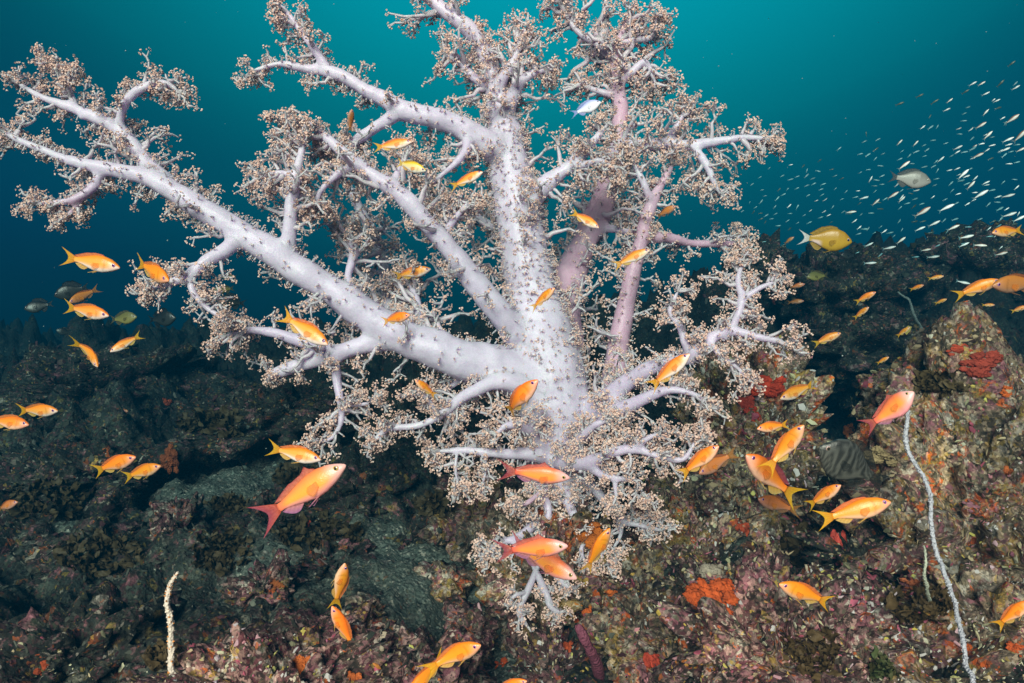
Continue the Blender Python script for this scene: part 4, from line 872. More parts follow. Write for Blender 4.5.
# ------------------------------------------------------------------ fish
ST = np.array([0, .015, .05, .11, .2, .35, .5, .65, .8, .92, 1.0])
TOP = np.array([.002, .022, .044, .074, .112, .140, .138, .110, .070, .045, .042])
BOT = np.array([.002, .020, .038, .066, .100, .134, .138, .108, .066, .043, .042])
WID = np.array([.002, .014, .030, .046, .060, .070, .064, .048, .028, .014, .009])
X0, X1 = 0.5, -0.26
class Fish:
    """one fish kind: a body and its fins in a frame where the nose is +x, the back is +z and the length is 1"""
    def __init__(s, h=1, wd=1, colour=None, fins=None, bend=0.0, male=False, fork=1.0, dorsal=1.0, taillen=1.0, detail=True, fold=0.0):
        s.h, s.wd, s.col, s.fc, s.bend, s.male, s.fork, s.dorsal, s.tl, s.detail, s.fold = h, wd, colour, fins, bend, male, fork, dorsal, taillen, detail, fold
    def prof(s, x):
        t = (X0 - x) / (X0 - X1); hh = 1 + (s.h - 1) * np.clip(1.25 - 0.9 * np.abs(t - .45) * 1.3, 0.25, 1)
        return np.interp(t, ST, TOP) * hh, np.interp(t, ST, BOT) * hh, np.interp(t, ST, WID) * s.wd
    def warp(s, V):
        V = V.copy(); t = np.clip(0.22 - V[:, 0], 0, None); V[:, 1] += s.bend * t ** 2 * 1.4; V[:, 0] += abs(s.bend) * t ** 2 * .25
        return V
    def body(s, mb, ns=40, na=18):
        t = np.linspace(0, 1, ns) ** 1.15; x = X0 + (X1 - X0) * t; a, b, w_ = s.prof(x)
        th = np.arange(na) * 2 * np.pi / na; sn, cs = np.sin(th), np.cos(th)
        z = np.where(sn >= 0, sn[None] * a[:, None], sn[None] * b[:, None]); y = np.sign(cs) * np.abs(cs) ** .85 * w_[:, None]
        V = np.stack([np.repeat(x[:, None], na, 1), y, z], -1).reshape(-1, 3)
        i, j = np.meshgrid(np.arange(ns - 1), np.arange(na), indexing='ij'); jn = (j + 1) % na
        Q = np.stack([i * na + j, i * na + jn, (i + 1) * na + jn, (i + 1) * na + j], -1).reshape(-1, 4)
        V = np.concatenate([V, [(X0, 0, 0), (X1, 0, 0)]]); n = ns * na
        T = [(n, (k + 1) % na, k) for k in range(na)] + [(n + 1, (ns - 1) * na + k, (ns - 1) * na + (k + 1) % na) for k in range(na)]
        zz = np.concatenate([(np.repeat(sn[None], ns, 0)).ravel(), [0, 0]])
        mb.add(s.warp(V), Q[:, ::-1], np.array(T)[:, ::-1], s.col(V[:, 0], zz, V))
    def fin(s, base, tip, colA, colB, th=.006, m=6, ripple=0.0):
        base = np.asarray(base, float); tip = np.asarray(tip, float); n = len(base); mb = MB()
        v = np.linspace(0, 1, m)[:, None, None]; G = base[None] * (1 - v) + tip[None] * v
        u = np.linspace(-1, 1, n); t = th * (1 - np.linspace(0, 1, m)[:, None] ** 1.2) * (1 - u ** 4)[None] + .0007
        e = base[-1] - base[0]; f = (tip - base).mean(0); no = np.cross(e, f); no /= np.linalg.norm(no) + 1e-9
        G = G + no * (ripple * np.sin(np.arange(n) * 2.1)[None] * np.linspace(0, 1, m)[:, None])[..., None]
        V = np.concatenate([(G + no * t[..., None]).reshape(-1, 3), (G - no * t[..., None]).reshape(-1, 3)])
        i, j = np.meshgrid(np.arange(m - 1), np.arange(n - 1), indexing='ij'); a = (i * n + j).ravel(); Q = np.stack([a, a + 1, a + n + 1, a + n], 1)
        k = (np.asarray(colA)[None, None] * (1 - v) + np.asarray(colB)[None, None] * v) * np.where(np.arange(n) % 2, 1.05, .9)[None, :, None]
        k = np.broadcast_to(k, (m, n, 3)).reshape(-1, 3)
        N = m * n; per = [(j_, j_ + 1) for j_ in range(0)]
        ring = list(range(n)) + [r * n + n - 1 for r in range(1, m)] + [(m - 1) * n + c for c in range(n - 2, -1, -1)] + [r * n for r in range(m - 2, 0, -1)]
        side = [(ring[q], ring[(q + 1) % len(ring)], ring[(q + 1) % len(ring)] + N, ring[q] + N) for q in range(len(ring))]
        mb.add(s.warp(V), np.concatenate([Q, Q[:, ::-1] + N, side]), None, np.concatenate([k, k])); return mb
    def tail(s):
        u = np.linspace(-1, 1, 15); au = np.abs(u); z0 = .043
        base = np.stack([np.full(15, X1 + .01), np.zeros(15), u * z0], 1)
        L = .24 * s.tl * (0.42 + 0.58 * au ** (1.3 if s.male else 1.5)) if s.fork > .5 else .20 * (0.75 + .25 * au ** 1.5)
        sp = (.15 + .02 * s.male) * (1 - s.fold * .55)
        tip = np.stack([X1 - L, s.fold * .02 * u, np.sign(u) * au ** .9 * sp * (1 if s.fork > .5 else .75)], 1)
        return s.fin(base, tip, s.fc['tail0'], s.fc['tail1'], .008, 7, .003)
    def build(s, root_name, small=False):
        """returns (root, parts) as data: the first fish of its kind"""
        root = empty(root_name, (0, 0, 0)) if not small else None
        mb = MB(); s.body(mb, 44 if not small else 12, 18 if not small else 8)
        if small:
            t = s.tail(); V, Q, T = t.arrays(); mb.add(V, Q, T, np.concatenate(t.K))
            return mb.build(root_name, M['fish'])
        mb.build('body', M['fish'], root)
        s.tail().build('tail_fin', M['fin'], root)
        n = 15; x = np.linspace(.24, -.19, n); a, b, w_ = s.prof(x); q = np.linspace(0, 1, n)
        hgt = s.dorsal * .062 * np.clip(np.sin(np.pi * np.clip(q * .86 + .10, 0, 1)), .0, 1) ** .6 * (1 + .25 * (q > .55))
        if s.male: hgt[1:4] += np.array((.01, .05, .02))
        s.fin(np.stack([x, 0 * x, a * .93], 1), np.stack([x - .03 - .05 * q, 0 * x, a + hgt], 1), s.fc['dorsal0'], s.fc['dorsal1'], .008, 5, .002).build('dorsal_fin', M['fin'], root)
        n = 9; x = np.linspace(-.01, -.18, n); a, b, w_ = s.prof(x); q = np.linspace(0, 1, n)
        s.fin(np.stack([x, 0 * x, -b * .93], 1), np.stack([x - .06, 0 * x, -b - (.02 + .06 * s.dorsal) * np.sin(np.pi * np.clip(q * .75 + .22, 0, 1))], 1), s.fc['belly0'], s.fc['belly1'], .007, 5, .002).build('anal_fin', M['fin'], root)
        for sg in (-1, 1):
            x = np.linspace(.17, .12, 5); a, b, w_ = s.prof(x)
            s.fin(np.stack([x, sg * w_ * .30, -b * .93], 1), np.stack([x - np.array((.15, .13, .11, .09, .07)), sg * (w_ * .3 + .03), -b - np.array((.03, .035, .034, .03, .02))], 1), s.fc['belly0'], s.fc['belly1'], .005, 5).build('pelvic_fin', M['fin'], root)
            z = np.linspace(.012, -.045, 7); a, b, w_ = s.prof(np.full(7, .20))
            s.fin(np.stack([np.full(7, .205), sg * w_ * .97, z], 1), np.stack([.20 - .12 * np.sin(np.linspace(.9, 2.5, 7)), sg * (w_ + .012), z * 1.9 - .015], 1), s.fc['pec0'], s.fc['pec1'], .003, 5, .002).build('pectoral_fin', M['film'], root)
            ex = .415; a, b, w_ = s.prof(np.array([ex])); S, T = ico(3)
            er = .029; e = S * np.array((er, er * .45, er)); r = np.sqrt(S[:, 0] ** 2 + S[:, 2] ** 2)
            out = S[:, 1] * sg > 0
            k = np.where((r < .52)[:, None], np.array((.008, .006, .015)), np.where((r < .82)[:, None], np.array(s.fc['iris']), np.array((.62, .40, .42))))
            me = MB(); me.add(s.warp(e + np.array((ex, sg * w_[0] * .84, .022 * s.h))), None, T, k); me.build('eye', M['eye'], root)
        return root
    
def lerp(a, b, t): return np.asarray(a)[None] * (1 - t[:, None]) + np.asarray(b)[None] * t[:, None]
def sm(a, b, x): t = np.clip((x - a) / (b - a), 0, 1); return t * t * (3 - 2 * t)
def col_female(back, side, belly, face):
    def f(x, z, V):
        c = lerp(side, back, sm(.1, .9, z)); t = sm(-.15, -.85, z) * sm(-.28, -.05, x); c = c * (1 - t[:, None]) + np.asarray(belly)[None] * t[:, None]
        gl = np.exp(-((x - (.285 - .05 * z ** 2)) / .014) ** 2) * (np.abs(z) < .8); c = c * (1 - .30 * gl)[:, None]
        t = sm(.28, .46, x) * sm(.9, -.1, z); return c * (1 - t[:, None]) + np.asarray(face)[None] * t[:, None]
    return f
def col_male(x, z, V):
    c = lerp((.95, .36, .06), (.90, .22, .08), sm(0, .9, z)); t = sm(-.3, -.9, z); c = c * (1 - t[:, None]) + np.array((.82, .33, .34)) * t[:, None]
    t = sm(-.10, -.26, x); c = c * (1 - t[:, None]) + np.array((.74, .16, .09)) * t[:, None]
    t = sm(.25, .44, x); return c * (1 - t[:, None]) + np.array((.84, .48, .46)) * t[:, None]
FEM = col_female((.90, .23, .012), (.94, .32, .02), (.90, .54, .36), (.92, .42, .28))
PALE = col_female((.90, .26, .015), (.94, .40, .07), (.92, .82, .78), (.92, .70, .64))
LEM = col_female((.85, .55, .02), (.90, .70, .35), (.92, .90, .88), (.9, .85, .8))
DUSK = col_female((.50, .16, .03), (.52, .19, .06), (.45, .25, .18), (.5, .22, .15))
YF = dict(tail0=(.95, .42, .02), tail1=(.92, .56, .02), dorsal0=(.92, .30, .03), dorsal1=(.85, .26, .10), belly0=(.95, .55, .10), belly1=(.85, .62, .22), pec0=(.94, .34, .025), pec1=(.94, .38, .05), iris=(.30, .12, .42))
MF = dict(tail0=(.74, .17, .10), tail1=(.42, .08, .14), dorsal0=(.88, .28, .14), dorsal1=(.66, .16, .16), belly0=(.80, .36, .34), belly1=(.45, .20, .42), pec0=(.90, .26, .12), pec1=(.97, .44, .08), iris=(.45, .38, .10))
LF = dict(YF, tail0=(.85, .6, .02), tail1=(.85, .62, .02), dorsal0=(.8, .5, .02), dorsal1=(.8, .5, .05))
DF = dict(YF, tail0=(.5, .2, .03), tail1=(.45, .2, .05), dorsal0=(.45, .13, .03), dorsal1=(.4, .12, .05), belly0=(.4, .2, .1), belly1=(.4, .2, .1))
KIND = {}
def kind(key, name, **kw):
    KIND[key] = (name, kw, {})
for b, v in (('', 0.0), ('<', -1.0), ('>', 1.0)):
    kind('A' + b, 'anthias', h=.93, dorsal=.5, colour=FEM, fins=YF, bend=v * .45)
    kind('P' + b, 'anthias', h=.9, dorsal=.5, colour=PALE, fins=YF, bend=v * .45)
    kind('M' + b, 'anthias', h=.86, colour=col_male, fins=MF, bend=v * .4, male=True, taillen=1.12, dorsal=.62)
kind('H', 'anthias', colour=FEM, fins=dict(YF, dorsal0=(.62, .14, .10), dorsal1=(.42, .06, .12)), male=True, dorsal=.9, bend=.2)
kind('B', 'anthias', colour=col_male, fins=MF, male=True, dorsal=.5, h=1.28, wd=1.25, bend=-.3, taillen=.9)
kind('Y', 'anthias', dorsal=.5, colour=LEM, fins=LF, bend=.3)
kind('D', 'anthias', dorsal=.5, colour=DUSK, fins=DF, bend=.3)
gold = lambda x, z, V: np.clip(lerp((.42, .27, .03), (.30, .17, .015), sm(-.3, .8, z)) * 1.1, 0, 1) * (1 - sm(-.12, -.5, z) * sm(.0, -.1, x) * sm(-.26, -.16, x))[:, None] + np.array((.75, .6, .6))[None] * (sm(-.12, -.5, z) * sm(.0, -.1, x) * sm(-.26, -.16, x))[:, None]
kind('G', 'damselfish', colour=gold, fins=dict(YF, tail0=(.75, .75, .68), tail1=(.85, .88, .92), dorsal0=(.42, .25, .02), dorsal1=(.6, .36, .03), belly0=(.45, .30, .05), belly1=(.55, .4, .1), pec0=(.4, .26, .03), pec1=(.45, .3, .06), iris=(.04, .05, .12)), h=1.5, wd=1.2, fork=1, taillen=.9)
lil = lambda x, z, V: lerp((.82, .82, .93), (.42, .48, .88), sm(.0, .9, z))
kind('V', 'damselfish', colour=lil, fins=dict(YF, tail0=(.5, .55, .9), tail1=(.35, .42, .85), dorsal0=(.4, .45, .85), dorsal1=(.5, .55, .9), belly0=(.6, .62, .92), belly1=(.4, .45, .9), pec0=(.8, .8, .9), pec1=(.8, .8, .9), iris=(.1, .1, .3)), h=1.35, wd=1.1)
gry = lambda x, z, V: lerp((.40, .38, .37), (.20, .20, .19), sm(-.6, .7, z))
GF = dict(YF, tail0=(.13, .13, .13), tail1=(.08, .09, .10), dorsal0=(.16, .16, .15), dorsal1=(.12, .12, .12), belly0=(.22, .2, .19), belly1=(.16, .15, .14), pec0=(.3, .29, .28), pec1=(.35, .33, .3), iris=(.5, .5, .4))
kind('S', 'damselfish', colour=gry, fins=GF, h=1.45, wd=1.2, taillen=.85)
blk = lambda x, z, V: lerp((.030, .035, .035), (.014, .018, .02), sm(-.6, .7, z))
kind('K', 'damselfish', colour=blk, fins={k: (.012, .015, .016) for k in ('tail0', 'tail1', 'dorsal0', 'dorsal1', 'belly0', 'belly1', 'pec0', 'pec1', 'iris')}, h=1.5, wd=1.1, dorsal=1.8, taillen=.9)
olv = lambda x, z, V: lerp((.22, .19, .06), (.13, .12, .04), sm(-.6, .7, z))
OF = {k: (.12, .10, .04) for k in ('tail0', 'tail1', 'dorsal0', 'dorsal1', 'belly0', 'belly1', 'pec0', 'pec1', 'iris')}
kind('O', 'damselfish', colour=olv, fins=OF, h=1.3, taillen=.8)
def strp(x, z, V):
    s = np.sin((V[:, 2] * 1.0 + V[:, 0] * .45) * 150); c = lerp((.075, .075, .065), (.05, .052, .048), sm(-.5, .8, z))
    return c * (1 + .55 * np.clip(s * 2, -1, 1))[:, None]
kind('Z', 'surgeonfish', colour=strp, fins={**{k: (.035, .037, .034) for k in ('tail0', 'tail1', 'dorsal0', 'dorsal1', 'belly0', 'belly1', 'pec0', 'pec1')}, 'iris': (.12, .11, .06)}, h=1.75, wd=1.0, dorsal=1.1, taillen=.8, fork=0)

def copy_tree(o, parent=None):
    c = o.copy(); C.objects.link(c)
    if parent is not None: c.parent = parent
    for ch in list(o.children): copy_tree(ch, c)
    return c
def put(o, nose, tail, d, yaw=0.0, roll=0.0, up=(0, 0, 1)):
    a, b = at(*nose, d), at(*tail, d); s = np.linalg.norm(a - b); dy = s * math.tan(R(yaw))
    a, b = at(*nose, d - dy / 2), at(*tail, d + dy / 2)
    X = Vector(a - b); L = X.length; X.normalize(); Zu = Vector(up); Y = Zu.cross(X).normalized(); Z = X.cross(Y)
    m = Matrix((X, Y, Z)).transposed() @ Matrix.Rotation(R(roll), 3, 'X')
    mt = m.to_4x4(); mt = Matrix.Translation(Vector((a + b) / 2)) @ mt @ Matrix.Scale(L, 4); o.matrix_world = mt
def fish(key, nose, tail, label, yaw=12, d=None, roll=0, size=None, cat=None, up=(0, 0, 1), group='orange and yellow anthias swimming round the soft coral'):
    name, kw, cache = KIND[key]
    o = cache.get('root')
    if o is None: o = cache['root'] = Fish(**kw).build(name)
    else: o = copy_tree(o)
    px = math.hypot(nose[0] - tail[0], nose[1] - tail[1])
    if d is None:
        d = (size or (.135 if key[0] == 'M' else .108)) * math.cos(R(yaw)) * F / px
        d = min(max(d, 1.0), 4.4)
    put(o, nose, tail, d, yaw, roll or random.uniform(-14, 14), up)
    tag(o, label, cat or 'fish', group if key[0] in 'APMYDHB' else None)
    return o

# ---- every fish one can pick out: kind, nose pixel, tail pixel, label, out of plane turn, depth, roll
for a in [
 # left of the coral, open water
 ('P', (120, 268), (60, 256), 'yellow orange fish with white belly swimming right, uppermost at the far left', 8),
 ('A', (169, 281), (136, 261), 'plump orange fish turning to the camera in front of the left coral tips', 42, 1.35, 6),
 ('P', (109, 316), (63, 306), 'orange fish with white belly just below a dusky orange one', 15),
 ('D', (69, 303), (99, 288), 'dusky orange fish facing left above an orange and white one', 35, 2.3),
 ('P', (110, 352), (143, 334), 'pale orange fish facing down left with raised yellow tail at the left', 20),
 ('P<', (98, 367), (83, 337), 'slim orange fish diving steeply with its yellow tail up, at the left', 35, 1.9),
 # left, before the dark reef
 ('P', (58, 411), (16, 410), 'orange fish with pale face swimming right by the left edge, upper of two', 15),
 ('A', (29, 425), (-16, 419), 'orange fish cut off by the left edge below a pale faced one', 12),
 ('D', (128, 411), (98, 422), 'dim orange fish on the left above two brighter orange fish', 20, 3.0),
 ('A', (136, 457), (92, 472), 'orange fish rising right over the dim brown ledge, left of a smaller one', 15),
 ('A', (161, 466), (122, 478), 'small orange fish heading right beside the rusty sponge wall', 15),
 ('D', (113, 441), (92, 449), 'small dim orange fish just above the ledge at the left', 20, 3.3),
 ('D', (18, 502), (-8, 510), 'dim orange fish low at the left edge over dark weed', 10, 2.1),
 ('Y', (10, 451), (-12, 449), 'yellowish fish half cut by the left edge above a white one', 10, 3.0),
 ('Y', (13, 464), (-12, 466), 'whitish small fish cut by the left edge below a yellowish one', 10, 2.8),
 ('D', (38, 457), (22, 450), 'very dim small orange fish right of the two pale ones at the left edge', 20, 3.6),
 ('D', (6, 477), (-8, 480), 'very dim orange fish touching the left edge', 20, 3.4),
 # front of the coral, left half
 ('P', (328, 345), (279, 313), 'yellow orange fish diving right in front of the thick left coral branch', 15, None, 0),
 ('P', (321, 460), (266, 447), 'yellow orange fish just above the large pink tailed fish', 12, None, 0),
 ('M', (346, 465), (257, 522), 'large orange pink fish with magenta forked tail, lower left of the coral', 5, 1.05, 0),
 ('A', (410, 315), (381, 322), 'small orange fish where the two left branches meet', 35, 1.5),
 ('P', (431, 269), (392, 277), 'small orange fish with white belly between two left coral branches', 15),
 ('D', (352, 109), (348, 133), 'orange fish pointing straight up beside the upper left branch', 20, 1.6, 30, None, None, (1, 0, 0.2)),
 ('P', (412, 142), (372, 148), 'orange and white fish under the upper left branch, above a lemon yellow one', 10, 1.6),
 ('Y', (426, 171), (392, 161), 'lemon yellow and white fish under the upper left branch', 12, 1.6),
 ('P', (483, 172), (449, 188), 'orange fish rising beside the upright trunk at the upper left', 15, 1.7),
 ('A', (415, 380), (437, 397), 'small bright orange fish facing up left below the thick left branch', 25, 1.55),
 ('A>', (538, 380), (497, 420), 'orange fish with hanging yellow tail over the trunk foot', 25, None, 10),
 ('A', (555, 288), (530, 310), 'small orange fish rising in front of the main trunk centre', 25, 1.6),
 ('P', (599, 228), (570, 211), 'orange white fish heading down right before the pink trunk', 20, 1.75),
 ('D', (676, 206), (654, 218), 'small dull orange fish near the right coral branches, up high', 25, 1.8),
 ('P', (650, 250), (612, 267), 'yellow orange fish before the pinkish right trunk', 12),
 ('P', (690, 354), (648, 389), 'bright yellow white fish before the low right coral branch', 18),
 ('M', (570, 478), (498, 470), 'orange fish with pinkish tail swimming right under the trunk foot', 8, 1.2),
 ('M', (568, 546), (495, 551), 'deep orange fish with broad magenta tail, left of the orange sponge mound', 20, 1.22),
 ('M', (577, 579), (508, 542), 'pale pink and orange fish half hidden behind a magenta tailed one', 22, 1.34),
 ('A', (610, 528), (584, 574), 'slender orange fish pointing up right beside the orange sponge mound', 12, 1.42, 48),
 # lower left
 ('A', (345, 563), (334, 610), 'orange fish seen from behind pointing up, above another orange fish', 14, 1.45, 30, None, None, (0.9, -0.2, 0.3)),
 ('A', (332, 606), (355, 651), 'orange fish pointing up left with curled yellow tail over the silty floor', 14, 1.35, -45),
 ('A<', (481, 645), (427, 664), 'plump orange fish at the bottom centre with a purple eye', 25, 1.05),
 ('A', (405, 702), (447, 650), 'orange fish leaving the bottom edge behind the plump purple eyed one', 25, 1.12),
 ('A', (527, 681), (492, 690), 'orange fish back just showing at the bottom edge', 20, 1.15),
 # right of the coral
 ('A', (719, 446), (678, 477), 'orange fish touching the right coral tips, brighter of a pair', 22, 1.45),
 ('D', (699, 474), (735, 451), 'dusky brown orange fish behind a brighter one at the right coral tips', 25, 1.65),
 ('P', (780, 399), (817, 383), 'yellow orange fish facing left before the red sponge crust', 18),
 ('A', (757, 429), (790, 424), 'small orange fish with purple snout facing left before the ochre rock', 18, 1.7),
 ('A<', (804, 425), (766, 471), 'orange fish rising steeply with a long yellow tail, before the ochre rock', 22, 1.45),
 ('H', (746, 455), (794, 499), 'deep orange fish heading up left with a dark pink dorsal spike', 25, 1.6),
 ('D', (758, 499), (797, 510), 'dull orange fish below the one with a pink dorsal spike', 25, 1.75),
 ('A', (841, 485), (806, 507), 'orange fish tucked behind the tail of a larger orange fish', 28, 1.5),
 ('A', (891, 502), (814, 521), 'large orange fish swimming right before the striped grey fish', 10, 1.12),
 ('B', (914, 392), (866, 432), 'large plump orange fish with magenta spot above the white whip coral', 28, 1.15, 0),
 ('A', (934, 388), (912, 398), 'small orange fish behind the plump one above the white whip', 30, 1.8),
 ('A', (927, 452), (930, 466), 'tiny orange and white fish right of the white whip coral', 30, 1.6, 0, None, None, (1, 0, .2)),
 ('A', (779, 584), (833, 604), 'bright orange fish facing left over the lower right rocks', 15, 1.15),
 ('A', (1030, 601), (994, 628), 'orange fish cut off by the right edge low down', 25, 1.1),
 ('Y', (993, 655), (998, 675), 'small yellow fish pointing up near the lower right corner', 30, 1.3, 0, None, None, (1, 0, .2)),
 # right, over the far reef
 ('A', (841, 333), (812, 345), 'orange fish swimming right just beyond the right coral tips', 12),
 ('A', (876, 292), (854, 303), 'orange fish below the yellow fish with a white tail, upper of two', 20, 2.7),
 ('A', (869, 307), (853, 319), 'smaller orange fish right below another under the yellow fish', 22, 3.0),
 ('A', (910, 327), (896, 337), 'small orange fish alone over the shadowy reef block', 22, 3.1),
 ('A', (889, 357), (876, 364), 'tiny yellow orange fish above the large plump orange one', 25, 2.6),
 ('A', (1000, 280), (952, 297), 'bright orange fish with yellow tail meeting a dusky one at the right', 14, 1.75),
 ('D', (992, 286), (1046, 281), 'large dusky pink fish cut by the right edge', 15, 1.7),
 ('A', (992, 233), (1024, 230), 'orange fish with pale tail at the right edge under the silver school', 20, 2.3),
 ('A', (944, 276), (927, 279), 'small orange fish under the silver school, left of the bright orange one', 15, 3.4),
 ('A', (924, 285), (909, 290), 'small orange fish over the dark outcrop, left of two others', 25, 3.5),
 ('A', (947, 299), (934, 304), 'small orange fish straight below the two under the school', 20, 3.6),
 ('A', (995, 305), (981, 305), 'small yellow orange fish under the bright orange one at the right', 15, 3.6),
 ('D', (975, 319), (964, 322), 'tiny round orange fish low over the dark reef at the right', 30, 3.7),
 ('A', (1028, 306), (1010, 312), 'small orange fish leaving the right edge over the far reef', 15, 3.4),
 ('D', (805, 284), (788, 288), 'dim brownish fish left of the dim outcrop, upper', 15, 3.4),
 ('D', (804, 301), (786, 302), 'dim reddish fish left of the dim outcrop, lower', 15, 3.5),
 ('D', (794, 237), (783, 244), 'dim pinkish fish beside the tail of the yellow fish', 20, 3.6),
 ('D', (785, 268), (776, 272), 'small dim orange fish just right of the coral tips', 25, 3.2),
]:
    key, nose, tail, label = a[:4]; yaw = a[4] if len(a) > 4 else 12
    fish(key, nose, tail, label, yaw, a[5] if len(a) > 5 else None, a[6] if len(a) > 6 else 0, None, None, a[9] if len(a) > 9 else (0, 0, 1))
# other kinds
fish('G', (852, 242), (796, 237), 'deep bodied yellow fish with a white tail in open water right of the coral', 8, 1.7)
fish('V', (601, 102), (570, 115), 'violet white little fish between the upper coral branches', 15, 1.85)
fish('S', (931, 182), (886, 176), 'plain grey oval fish in the middle of the silver school', 8, 2.4)
fish('O', (807, 277), (830, 275), 'olive brown fish with pale tail facing left before the dim outcrop', 15, 3.2)
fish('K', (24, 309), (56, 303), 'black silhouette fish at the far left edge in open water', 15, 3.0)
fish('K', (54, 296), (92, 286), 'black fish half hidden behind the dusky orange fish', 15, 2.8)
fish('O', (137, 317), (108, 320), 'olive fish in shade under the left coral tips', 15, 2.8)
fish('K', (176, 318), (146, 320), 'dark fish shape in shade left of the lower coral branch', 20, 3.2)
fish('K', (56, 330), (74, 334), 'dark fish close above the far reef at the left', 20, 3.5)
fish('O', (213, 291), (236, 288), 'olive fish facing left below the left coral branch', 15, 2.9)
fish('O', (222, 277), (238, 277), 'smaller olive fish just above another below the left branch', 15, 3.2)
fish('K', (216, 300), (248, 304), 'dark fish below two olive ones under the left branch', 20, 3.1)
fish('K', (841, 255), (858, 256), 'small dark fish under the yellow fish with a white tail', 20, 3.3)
fish('Z', (819, 447), (888, 486), 'grey surgeon like fish with fine diagonal stripes in the dark cleft', 10, 1.6, 0)

# ---- the school of slim silver fish: one mesh each (too small to show parts)
silver = lambda x, z, V: lerp((.90, .92, .95), (.05, .11, .13), sm(.0, .4, z))
rosy = lambda x, z, V: lerp((.85, .82, .80), (.24, .12, .08), sm(-.05, .4, z))
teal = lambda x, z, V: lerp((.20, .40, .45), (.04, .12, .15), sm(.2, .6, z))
dark = lambda x, z, V: lerp((.07, .10, .08), (.03, .05, .045), sm(.0, .6, z))
def sf(c): return {k: c for k in ('tail0', 'tail1')}
SCH = {k: Fish(h=.80, wd=1.0, colour=f, fins=sf(t), fork=1, taillen=.5, bend=b).build('schooling_fish', True)
       for k, f, t, b in (('silver', silver, (.12, .24, .28), .25), ('rosy', rosy, (.14, .22, .25), .25), ('teal', teal, (.04, .16, .2), .2), ('dark', dark, (.05, .07, .06), .2))}
LAB = {'silver': 'slim bright silver fish in the school at the upper right', 'rosy': 'slim silver fish with rosy back in the school near the right edge',
       'teal': 'tiny pale teal fish in the far part of the school', 'dark': 'tiny dark fish among the pale school right of the coral'}
GRP = {'silver': 'bright silver schooling fish', 'rosy': 'rosy backed schooling fish', 'teal': 'far teal schooling fish', 'dark': 'dark fish among the school'}
used = set()
def school(k, x, y, L, ang, d=None, yaw=15):
    if d is None: L *= 1.18
    o = SCH[k] if k not in used else SCH[k].copy()
    if k in used: C.objects.link(o)
    used.add(k); a = R(ang); dx, dy = math.cos(a) * L / 2, -math.sin(a) * L / 2
    d = d or min(max(.055 * F / L, 2.4), 4.3)
    put(o, (x + dx, y + dy), (x - dx, y - dy), d, yaw, random.uniform(-30, 20))
    o.scale = o.scale * random.uniform(.96, 1.04); tag(o, LAB[k], 'fish', GRP[k])
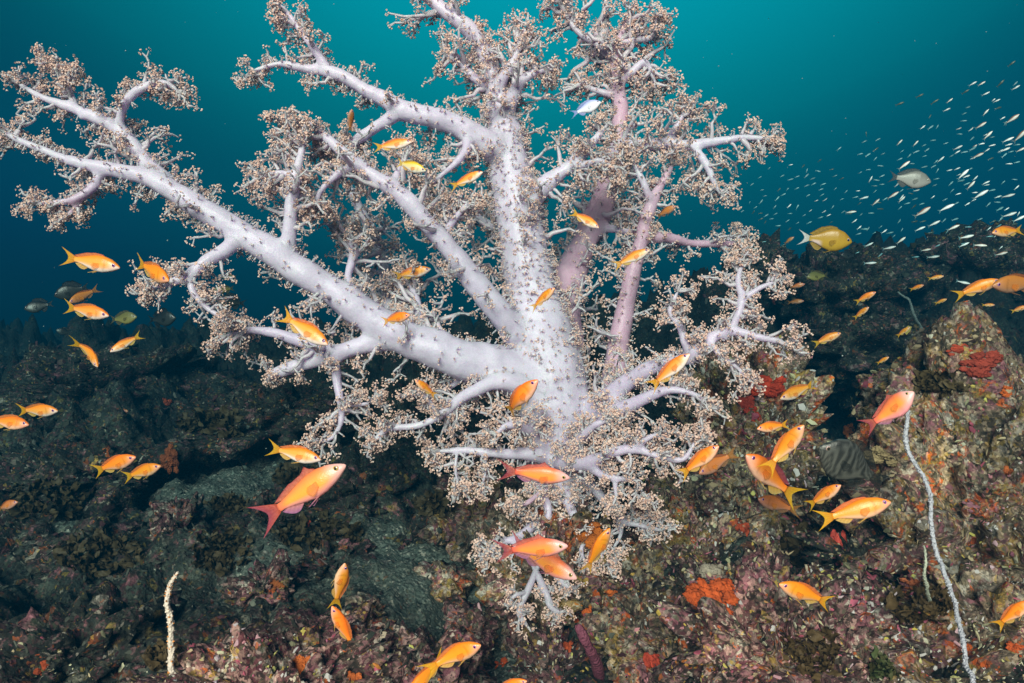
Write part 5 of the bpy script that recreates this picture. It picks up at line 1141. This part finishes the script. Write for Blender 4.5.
for k, x, y, L, an in [('rosy', 1011, 120, 18, 35), ('silver', 1007, 140, 13, 22), ('rosy', 1019, 137, 19, 45), ('rosy', 980, 126, 13, 32), ('rosy', 987, 136, 13, 42), ('silver', 962, 175, 16, 40), ('silver', 979, 195, 18, 28),
    ('rosy', 921, 213, 20, 33), ('silver', 945, 208, 17, 22), ('silver', 933, 224, 14, 25), ('rosy', 952, 228, 14, 22), ('silver', 1008, 215, 16, 18), ('silver', 1018, 219, 15, 25), ('silver', 1007, 196, 15, 15),
    ('rosy', 970, 186, 12, 45), ('silver', 985, 183, 9, 22), ('rosy', 977, 156, 13, 25), ('silver', 940, 160, 10, 40), ('rosy', 903, 166, 15, 35), ('rosy', 892, 196, 14, 32), ('rosy', 901, 200, 9, 40), ('rosy', 875, 203, 10, 42), ('silver', 863, 198, 10, 15),
    ('silver', 888, 248, 14, 12), ('rosy', 900, 241, 12, 35), ('silver', 919, 229, 12, 20), ('silver', 932, 257, 13, 8), ('silver', 965, 237, 16, 12), ('silver', 963, 245, 12, 22), ('rosy', 979, 245, 14, -5), ('rosy', 1000, 254, 14, 15),
    ('silver', 868, 245, 10, 25), ('silver', 869, 263, 13, 3), ('rosy', 925, 250, 11, 10), ('silver', 962, 282, 15, -12), ('rosy', 850, 212, 11, 5), ('teal', 915, 257, 8, 5), ('teal', 889, 233, 8, 12), ('teal', 864, 229, 9, 0), ('silver', 1004, 150, 12, 22), ('rosy', 1020, 150, 11, 25),
    ('rosy', 973, 148, 9, 40), ('silver', 957, 148, 11, 25), ('silver', 972, 84, 9, 28), ('rosy', 981, 84, 9, 30), ('dark', 1000, 84, 10, 45), ('silver', 985, 94, 9, 25), ('silver', 1015, 88, 10, 30), ('dark', 1011, 64, 10, 35), ('silver', 996, 101, 8, 25), ('rosy', 949, 101, 8, 35), ('silver', 946, 110, 8, 25), ('rosy', 985, 113, 9, 45), ('rosy', 899, 143, 8, 45), ('rosy', 915, 144, 8, 45), ('silver', 870, 180, 8, 60), ('dark', 899, 104, 10, 20), ('dark', 934, 102, 10, 30), ('dark', 919, 96, 9, 25), ('dark', 965, 92, 9, 30)]:
    school(k, x, y, L, an)
rs = np.random.default_rng(9); placed = []; tries = 0
while len(placed) < 225 and tries < 9000:
    tries += 1; x = rs.uniform(742, 1022); t = (x - 742) / 280
    top = 172 - 98 * t ** 1.1; bot = 244 + 14 * math.sin(t * 3); y = rs.uniform(top, bot)
    mid = abs((y - (top * .45 + bot * .55)) / (bot - top)) * 2
    if rs.uniform() < mid * .75: continue
    if any(math.hypot((x - a) * .7, y - b) < 4.6 for a, b in placed): continue
    if 792 < x < 856 and 224 < y < 256: continue
    placed.append((x, y))
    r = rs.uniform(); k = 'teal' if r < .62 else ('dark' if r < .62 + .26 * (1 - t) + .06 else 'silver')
    L = rs.uniform(4.0, 7.0) + 2.0 * t
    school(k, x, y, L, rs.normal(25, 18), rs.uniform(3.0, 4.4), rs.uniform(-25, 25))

# drifting specks in the water
rs = np.random.default_rng(4); n = 260; S, T = ico(1)
D = rs.uniform(.7, 4.0, n); c = np.array([at(rs.uniform(-60, 1084), rs.uniform(-30, 560), d) for d in D]); sz = np.exp(rs.normal(-.5, .45, n)) * .55 * D / F
mb = MB(); mb.add((c[:, None] + S[None] * sz[:, None, None]).reshape(-1, 3), None, (T[None] + (np.arange(n) * 12)[:, None, None]).reshape(-1, 3), (.42, .45, .45))
o = mb.build('drifting_particles', M['polyp']); o['kind'] = 'stuff'
